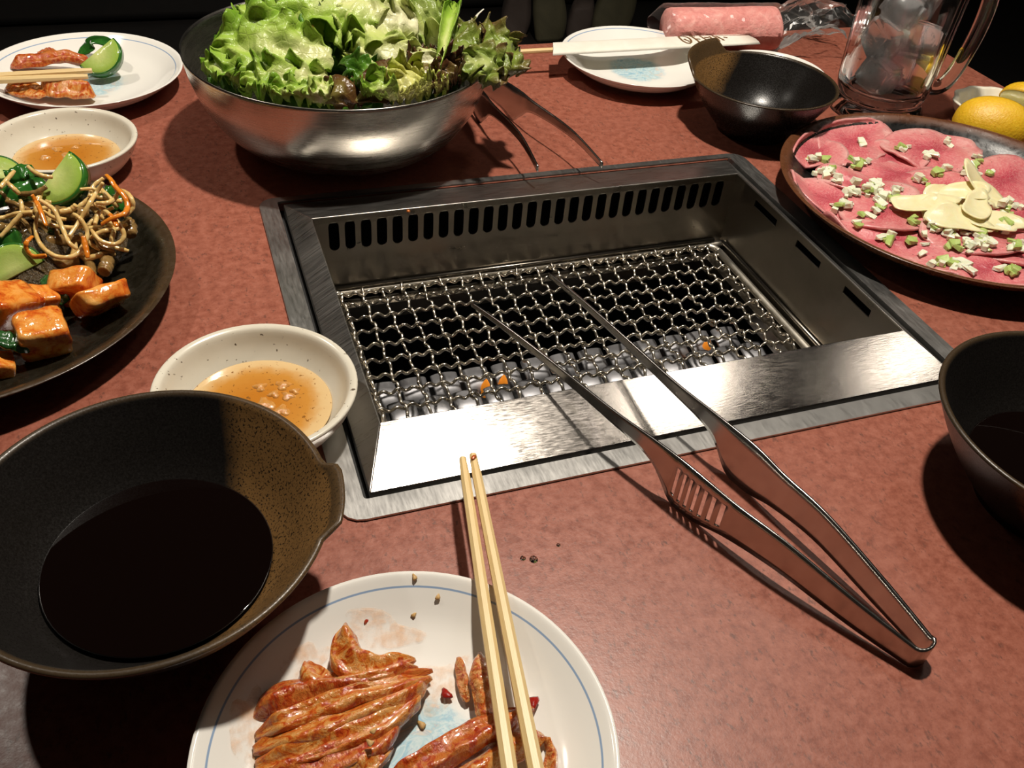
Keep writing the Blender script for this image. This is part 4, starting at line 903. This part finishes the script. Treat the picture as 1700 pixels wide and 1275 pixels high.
def thin(label, p, ax, ay, rot, dz, seed, tl):
    c = px(p[0], p[1], .022); z0 = onmeat(c.x, c.y, .017) + dz; V = []; Fc = []; N, Mr = 30, 6; cs, sn = math.cos(rot), math.sin(rot)
    for i in range(Mr + 1):
        q = i / Mr
        for k in range(N):
            a = 2 * PI * k / N; rr = q * (1 + .14 * math.sin(2 * a + seed) + .12 * math.sin(3 * a + seed) + .06 * math.sin(5 * a + 2 * seed)); x, y = ax * rr * math.cos(a), ay * rr * math.sin(a)
            X, Y = c.x + cs * x - sn * y, c.y + sn * x + cs * y
            V.append((X, Y, max(onmeat(X, Y, .012) + .001, z0 + tl[0] * x + tl[1] * y + .004 * (x / ax) ** 2 * math.sin(seed * 2.1) + .003 * (y / ay) ** 2 + .0015 * math.sin(80 * x + seed))))
    for i in range(Mr):
        for k in range(N): Fc.append((i * N + k, i * N + (k + 1) % N, (i + 1) * N + (k + 1) % N, (i + 1) * N + k))
    return tag(weld(mk('ginger_slice', V, Fc, GIN, solid=.0009), 1e-7), label, 'ginger', 'pale thin slices heaped on the tongue')
thin('pale thin slice at the left end of the yellow heap', (1532, 336), .027, .012, -.15, .0020, 1, (0, .1))
thin('pale thin slice in the middle of the yellow heap', (1578, 340), .027, .016, .2, .0040, 2, (.1, .1))
thin('broad pale slice at the front of the yellow heap', (1590, 364), .027, .015, -.2, .0048, 3, (0, .2))
thin('pale slice standing at the back of the yellow heap', (1634, 318), .017, .021, .5, .0060, 4, (0, .65))
thin('narrow pale slice across the top of the yellow heap', (1600, 324), .024, .010, -.5, .0075, 5, (.1, .2))
thin('pale slice at the right end of the yellow heap', (1652, 364), .026, .013, -.55, .0032, 6, (-.1, .1))
thin('small pale slice at the top of the yellow heap', (1620, 346), .020, .012, .6, .0080, 7, (0, .2))
thin('pale slice tucked under the back of the yellow heap', (1570, 318), .022, .012, .3, .0030, 8, (0, .2))

# ---------------------------------------------------------------- far side: sleeve, towel, mug, lemon
PAPER = mat_food('white_paper', [(.3, (.74, .70, .60)), (.7, (.82, .79, .70))], 40, .6, .08, sss=0)
INK = newmat('brown_print', (.16, .085, .03), .6)
e = empty('chopstick_sleeve', (*px(1080, 75, 0).xy, .0215)); tag(e, 'white paper chopstick sleeve with brown lettering across the far plate', 'chopstick sleeve')
zc = .0252
s0, s1 = px(918, 81.5, zc), px(1250, 64, zc); ax_ = (s1 - s0).normalized(); sd = Vector((0, 0, 1)).cross(ax_); hw = .0160
def SP(u, w, dz=0): return s0 + ax_ * (u * (s1 - s0).length) + sd * (w * hw) + Vector((0, 0, dz))
prof2 = [(-1, 0), (-.72, .0021), (-.3, .0028), (.3, .0028), (.72, .0021), (1, 0), (.72, -.0018), (.3, -.0022), (-.3, -.0022), (-.72, -.0018)]
V = []; Fc = []; m = len(prof2); NS = 12
for i in range(NS + 1):
    u = i / NS
    for k, (w, dz) in enumerate(prof2):
        fl = (1 - .35 * max(0, (u - .55) / .45)) if u > .55 else 1.0
        p = SP(u, w, dz * fl)
        if i == NS and w > 0: p -= ax_ * .010 * w
        if i == 0: p += ax_ * (.006 * w)
        V.append(p)
for i in range(NS):
    for k in range(m): Fc.append((i * m + k, i * m + (k + 1) % m, (i + 1) * m + (k + 1) % m, (i + 1) * m + k))
Fc.append(tuple(NS * m + k for k in range(m)))
mk('paper', V, Fc, PAPER, e)
# brown lettering: brush-like characters running along the sleeve
def stroke(pts, w=.0012):
    V = []; Fc = []; C_ = cr(pts, 12)
    for i, (u, q) in enumerate(C_):
        a, b = C_[min(i + 1, 11)], C_[max(i - 1, 0)]; du, dq = (a[0] - b[0]) * (s1 - s0).length, (a[1] - b[1]) * hw; L_ = math.hypot(du, dq) or 1
        fl = (1 - .35 * max(0, (u - .55) / .45)) if u > .55 else 1.0
        hz = lambda qq: (.0028 if abs(qq) < .3 else .0028 - (abs(qq) - .3) / .42 * .0007 if abs(qq) < .72 else max(0, .0021 * (1 - (abs(qq) - .72) / .28))) * fl + .00025
        for sgn in (1, -1):
            uu = u + sgn * (-dq / L_) * w / (s1 - s0).length; qq = q + sgn * (du / L_) * w / hw; V.append(SP(uu, qq, hz(qq)))
    for i in range(11): Fc.append((2 * i, 2 * i + 1, 2 * i + 3, 2 * i + 2))
    return V, Fc
GL = [[[(.628, .55), (.645, .75), (.668, .35), (.664, -.3), (.640, -.6), (.622, -.2), (.628, .55)], [(.640, .1), (.652, -.35)]],
      [[(.690, .7), (.694, .2), (.698, -.6)], [(.690, .65), (.712, .55)], [(.694, .05), (.718, -.05)], [(.698, -.55), (.724, -.60)]],
      [[(.738, .6), (.742, -.1), (.756, -.6), (.776, -.3), (.780, .4)], [(.748, .2), (.770, .15)]],
      [[(.800, .5), (.806, 0), (.802, -.5)], [(.816, .4), (.830, -.4)], [(.846, .15), (.862, .0)]]]
V, Fc = joinv(*[stroke(s_) for g_ in GL for s_ in g_]); mk('lettering', V, Fc, INK, e, smooth=False)
o = stick(None, px(846, 87, .0240), px(1130, 70.8, .0252), .0046, .0040); tag(o, 'bamboo chopsticks pair poking out of the paper sleeve', 'chopstick', GC)
o['label'] = 'joined disposable chopsticks poking out of the paper sleeve'

TOWEL = mat_food('pink_towel_cloth', [(.3, (.62, .20, .18)), (.55, (.74, .32, .28)), (.75, (.82, .46, .40))], 90, .8, .9, 'Object', (1, 1, 1), 0, .002, 40)
FILM = bpy.data.materials.new('clear_plastic_film'); FILM.use_nodes = True; tn = FILM.node_tree; tn.nodes.clear()
o_ = tn.nodes.new('ShaderNodeOutputMaterial'); mx = tn.nodes.new('ShaderNodeMixShader'); tr = tn.nodes.new('ShaderNodeBsdfTransparent'); gl = tn.nodes.new('ShaderNodeBsdfGlossy'); gl.inputs['Roughness'].default_value = .18; gl.inputs['Color'].default_value = (.9, .9, .9, 1)
df = tn.nodes.new('ShaderNodeBsdfDiffuse'); df.inputs['Color'].default_value = (.55, .54, .52, 1); m2 = tn.nodes.new('ShaderNodeMixShader'); m2.inputs[0].default_value = .22
fr = tn.nodes.new('ShaderNodeFresnel'); fr.inputs['IOR'].default_value = 1.18; ad = tn.nodes.new('ShaderNodeMath'); ad.operation = 'ADD'; ad.inputs[1].default_value = .07
tn.links.new(fr.outputs[0], ad.inputs[0]); tn.links.new(ad.outputs[0], mx.inputs[0]); tn.links.new(gl.outputs[0], m2.inputs[1]); tn.links.new(df.outputs[0], m2.inputs[2]); tn.links.new(tr.outputs[0], mx.inputs[1]); tn.links.new(m2.outputs[0], mx.inputs[2]); tn.links.new(mx.outputs[0], o_.inputs[0])
ta, tb = px(1102, 49, .0235), px(1290, 48, .0235); e = empty('wet_towel', (*((ta + tb) / 2).xy, 0)); tag(e, 'rolled pink wet towel in clear plastic film at the far side', 'towel')
tx = (tb - ta).normalized(); ts = Vector((0, 0, 1)).cross(tx); V = []; Fc = []; U = []; N, m = 44, 40; TL = (tb - ta).length
for i in range(N + 1):
    u = i / N; en = math.sqrt(max(0.02, 1 - max(0, abs(u - .5) * 2 - .88) ** 2 / .0150)) if abs(u - .5) * 2 > .88 else 1
    for k in range(m):
        a = 2 * PI * k / m; rr = .0225 * en * (1 + .035 * math.sin(3 * a + 4 * u) + .03 * noise.noise(Vector((u * 6, math.cos(a) * 2, math.sin(a) * 2)))) 
        zz = math.sin(a) * rr; zz = max(zz, -.0215); V.append(ta + tx * (TL * u) + ts * (math.cos(a) * rr * 1.15) + Vector((0, 0, zz)))
for i in range(N):
    for k in range(m): Fc.append((i * m + k, i * m + (k + 1) % m, (i + 1) * m + (k + 1) % m, (i + 1) * m + k))
Fc += [tuple(range(m))[::-1], tuple(N * m + k for k in range(m))]; mk('towel_roll', V, Fc, TOWEL, e)
# film sleeve: close around the roll, flattening to a crumpled free end at right
V = []; Fc = []; N, m = 70, 48; far = px(1388, 62, .022); 
for i in range(N + 1):
    u = i / N; s = -.07 + u * 1.62
    c = ta + tx * (TL * s); fl = max(0, min(1, (s - .98) / .35)); fl2 = max(0, min(1, (-s) / .07)); k0 = 1 - .55 * max(fl, 0) ** .7 - .55 * fl2
    c.z = .0255 - .002 * fl2 + .016 * fl * math.sin(fl * 2.2)
    for k in range(m):
        a = 2 * PI * k / m; rr = .0245; w = math.cos(a) * rr * (1.16 + .22 * fl); h = math.sin(a) * rr * k0
        nz = noise.noise_vector(Vector((s * 6, math.cos(a) * 1.5, math.sin(a) * 1.5))); am = .0010 + .013 * fl
        p = c + ts * w + Vector((0, 0, h)) + Vector(nz) * am + Vector(noise.noise_vector(Vector((s * 28, w * 260, h * 200)))) * (.0004 + .0010 * fl)
        p.z = max(p.z, .0012); V.append(p)
for i in range(N):
    for k in range(m): Fc.append((i * m + k, i * m + (k + 1) % m, (i + 1) * m + (k + 1) % m, (i + 1) * m + k))
mk('plastic_film', V, Fc, FILM, e, smooth=False)

GLASS = newmat('clear_glass', (.97, .98, .98), .02, 0, .5, IOR=1.47); GLASS.node_tree.nodes['Principled BSDF'].inputs['Transmission Weight'].default_value = 1
ICE = newmat('ice', (.97, .97, .97), .08, 0, .5, IOR=1.31); ICE.node_tree.nodes['Principled BSDF'].inputs['Transmission Weight'].default_value = .86
t = NT(ICE); t.bump(t.noise(t.coord(), 130, 4, .6), .5, .002)
mc = Vector((.404, .2260, 0)); e = empty('glass_mug', mc); tag(e, 'clear glass beer mug filled with ice cubes', 'mug')
prof = [(0, .004), (.034, .004), (.040, .0005), (.0455, .0005), (.0465, .004), (.0425, .0125), (.0400, .016), (.0425, .021), (.0445, .035), (.0462, .09), (.0480, .150), (.0478, .152), (.0455, .1525), (.0440, .150), (.0418, .09), (.0400, .040), (.0375, .028), (.030, .0235), (.015, .022), (0, .0215)]
prof = prof[:6] + cr(prof[5:11], 20) + cr(prof[11:], 26)
v, f = lathe(prof, mc, 96, lambda a, r, z: (r * (1 + .012 * math.cos(10 * a)) if z > .018 else r, z)); weld(mk('body', v, f, GLASS, e))
hd = Vector((.93, -.36, 0)).normalized()
hp = [mc + hd * q + Vector((0, 0, z)) for q, z in ((.0430, .0320), (.050, .0285), (.059, .033), (.0655, .050), (.0700, .075), (.0715, .100), (.0690, .122), (.060, .133), (.0470, .134))]
v, f, u = tube(cr([tuple(p) for p in hp], 40), .0062, 14, 1.25); mk('handle', v, f, GLASS, e)
def ice(label, c, s, rot, seed):
    R_ = Matrix.Rotation(rot[2], 3, 'Z') @ Matrix.Rotation(rot[1], 3, 'Y') @ Matrix.Rotation(rot[0], 3, 'X')
    bm = bmesh.new(); bmesh.ops.create_cube(bm, size=1); bmesh.ops.bevel(bm, geom=bm.edges[:], offset=.16, segments=3, affect='EDGES'); bmesh.ops.subdivide_edges(bm, edges=bm.edges[:], cuts=1, use_grid_fill=True)
    V = []
    for v_ in bm.verts:
        q = Vector((v_.co.x * s[0], v_.co.y * s[1], v_.co.z * s[2])); q += Vector(noise.noise_vector(q * 70 + Vector((seed, 0, 0)))) * .0016; V.append(R_ @ q + Vector(c))
    bm.verts.index_update(); Fc = [tuple(v_.index for v_ in f_.verts) for f_ in bm.faces]; bm.free()
    tag(mk('ice_cube', V, Fc, ICE), label, 'ice', 'ice cubes in the glass mug')
for lab, off, s, rot in (('ice cube at the bottom left of the glass mug', (-.014, -.006, .040), (.034, .034, .032), (.3, .2, .4)),
                         ('ice cube at the bottom right of the glass mug', (.015, .006, .041), (.034, .033, .032), (.1, .5, .9)),
                         ('ice cube left of the middle of the mug', (-.012, .008, .071), (.035, .034, .032), (.5, .1, .2)),
                         ('ice cube right of the middle of the mug', (.014, -.008, .073), (.034, .035, .032), (.2, .4, 1.3)),
                         ('ice cube near the top left of the mug', (-.013, -.006, .103), (.035, .034, .033), (.4, .3, .7)),
                         ('ice cube near the top right of the mug', (.014, .008, .105), (.034, .034, .033), (.1, .2, .3)),
                         ('topmost ice cube in the glass mug', (.000, .000, .134), (.035, .034, .034), (.3, .5, .1))):
    ice(lab, mc + Vector(off), s, rot, off[0] * 100)
LEM = mat_food('lemon_rind', [(.3, (.70, .38, .010)), (.7, (.80, .50, .022))], 260, .42, .7, sss=.15, dist=.0008)
LFL = mat_food('lemon_flesh', [(.3, (.74, .62, .22)), (.7, (.82, .74, .40))], 60, .15, .4, sss=.3)
def wedge(name, label, c, r, rotz, tilt, arc=PI * .62, parent=None):
    """lemon wedge: rind shell and two cut faces"""
    e2 = empty(name, c); tag(e2, label, 'lemon'); Rm = Matrix.Rotation(rotz, 3, 'Z') @ Matrix.Rotation(tilt, 3, 'X'); N, m = 20, 14
    V = []; Fc = []
    for i in range(N + 1):
        th = PI * i / N
        for k in range(m + 1):
            a = -arc / 2 + arc * k / m; rr = r * math.sin(th) ** .8; V.append(Vector(c) + Rm @ Vector((1.28 * r * math.cos(th), rr * math.sin(a), rr * math.cos(a))))
    for i in range(N):
        for k in range(m): Fc.append((i * (m + 1) + k, i * (m + 1) + k + 1, (i + 1) * (m + 1) + k + 1, (i + 1) * (m + 1) + k))
    mk('rind', V, Fc, LEM, e2, solid=.0012)
    for sg in (-1, 1):
        V = []; a = sg * arc / 2
        for i in range(N + 1):
            th = PI * i / N
            for q in (0, .5, .95): rr = r * math.sin(th) ** .8 * q; V.append(Vector(c) + Rm @ Vector((1.28 * r * math.cos(th) * .97, rr * math.sin(a), rr * math.cos(a))))
        Fc = [(i * 3 + k, i * 3 + k + 1, (i + 1) * 3 + k + 1, (i + 1) * 3 + k) for i in range(N) for k in range(2)]
        mk('cut_face', V, Fc, LFL, e2, solid=.0006)
    return e2
ld = (.510, .168, 0); 
prof = [(0, .003), (.50, .003), (.53, 0), (.62, 0), (.63, .10), (.78, .28), (.92, .62), (.985, .90), (.995, .97), (.975, 1.0), (.935, .985), (.90, .92), (.835, .65), (.72, .38), (.60, .27), (.3, .22), (0, .21)]
prof = [(r * .050, z * .022 if z > .0031 else z) for r, z in prof]; prof = prof[:4] + cr(prof[4:], 36)
v, f = lathe(prof, ld, 72, lambda a, r, z: (r * (1 + .025 * math.cos(12 * a)), z)); tag(weld(mk('lemon_dish', v, f, newmat('cream_porcelain', (.74, .70, .58), .2), origin=ld)), 'small cream dish of lemon wedges at the right edge', 'dish')
wedge('lemon_wedge', 'yellow lemon wedge in front on the small cream dish', px(1645, 210, .019), .027, -.75, .95, PI * .7)
wedge('lemon_wedge', 'lemon wedge behind the front wedge at the right picture edge', Vector((.545, .176, .017)), .021, -1.1, -.3)
LSL = wedge('lemon_piece', 'lemon wedge among the ice in the glass mug', mc + Vector((.021, -.014, .052)), .013, 1.2, 1.2)

# unidentified shapes on the bench, built as cloth; dimness put into the colour
CLO = mat_food('shade_toned_olive_cloth', [(.3, (.045, .040, .018)), (.7, (.075, .066, .032))], 12, .8, .3, sss=0)
CLB = mat_food('shade_toned_brown_cloth', [(.3, (.040, .026, .020)), (.7, (.062, .044, .036))], 12, .8, .3, sss=0)
for lab, (x0, x1, y0, y1), mt, sk in (('shade-toned olive cloth bundle on the dark bench behind the salad', (882, 938, 4, 72), CLO, -.10), ('shade-toned brown cloth left of the olive bundle on the bench', (828, 878, 12, 62), CLB, .05), ('shade-toned brown cloth low between the two olive bundles', (934, 980, 24, 64), CLB, .1), ('shade-toned olive cloth bundle behind the far white plate', (974, 1042, 8, 66), CLO, .15)):
    zt = -.30; A = px(x0, y1, zt); B = px(x1, y1, zt); w = (B - A).length; c = (A + B) / 2; d = (c - CAM); d.z = 0; d.normalize(); rt = (B - A).normalized()
    top = px((x0 + x1) / 2, y0, zt); hgt = min(.16, (top - c).length * .42); V = []; Fc = []; N, m = 12, 20
    for i in range(N + 1):
        q = i / N; wq = w * (.72 + .28 * math.sin(PI * (q * .8 + .15))) * (1 if q < .95 else .8)
        for k in range(m):
            a = 2 * PI * k / m; ca = math.copysign(abs(math.cos(a)) ** .5, math.cos(a)); sa = math.copysign(abs(math.sin(a)) ** .6, math.sin(a))
            p = c + rt * (wq / 2 * ca + sk * hgt * q) + d * (.03 + .028 * sa + .01 * q) + Vector((0, 0, hgt * q)); p += Vector(noise.noise_vector(p * 14)) * .006; p.z = max(p.z, -.2995); V.append(p)
    for i in range(N):
        for k in range(m): Fc.append((i * m + k, i * m + (k + 1) % m, (i + 1) * m + (k + 1) % m, (i + 1) * m + k))
    Fc += [tuple(range(m))[::-1], tuple(N * m + k for k in range(m))]; tag(mk('cloth_bundle', V, Fc, mt), lab, 'cloth', 'cloth bundles on the bench')

# small things on the table and the grill
WATER = newmat('water', (1, 1, 1), .02, 0, .5, IOR=1.33); WATER.node_tree.nodes['Principled BSDF'].inputs['Transmission Weight'].default_value = 1
for lab, (x, y), r in (('water droplet on the table right of the near chopsticks', (886, 929), .0022), ('smaller water droplet left of the droplet by the chopsticks', (868, 927), .0015), ('tiny water droplet above the droplet by the chopsticks', (927, 905), .0011), ('tiny water droplet near the grill flange in front', (1067, 768), .0012)):
    c = px(x, y, 0); v, f = lathe([(0, .0001), (r, .0001), (r * .92, .35 * r), (r * .6, .6 * r), (0, .72 * r)], c, 16); tag(mk('water_droplet', v, f, WATER), lab, 'droplet', 'water droplets on the table')
CR_ = px(678, 351, .0095)
v, f = lathe([(0, -.001), (.0016, 0), (.0012, .001), (0, .0014)], (CR_.x, CR_.y, CR_.z), 10); tag(mk('food_crumb', v, f, KIM), 'tiny orange crumb on the back rim of the grill', 'crumb')
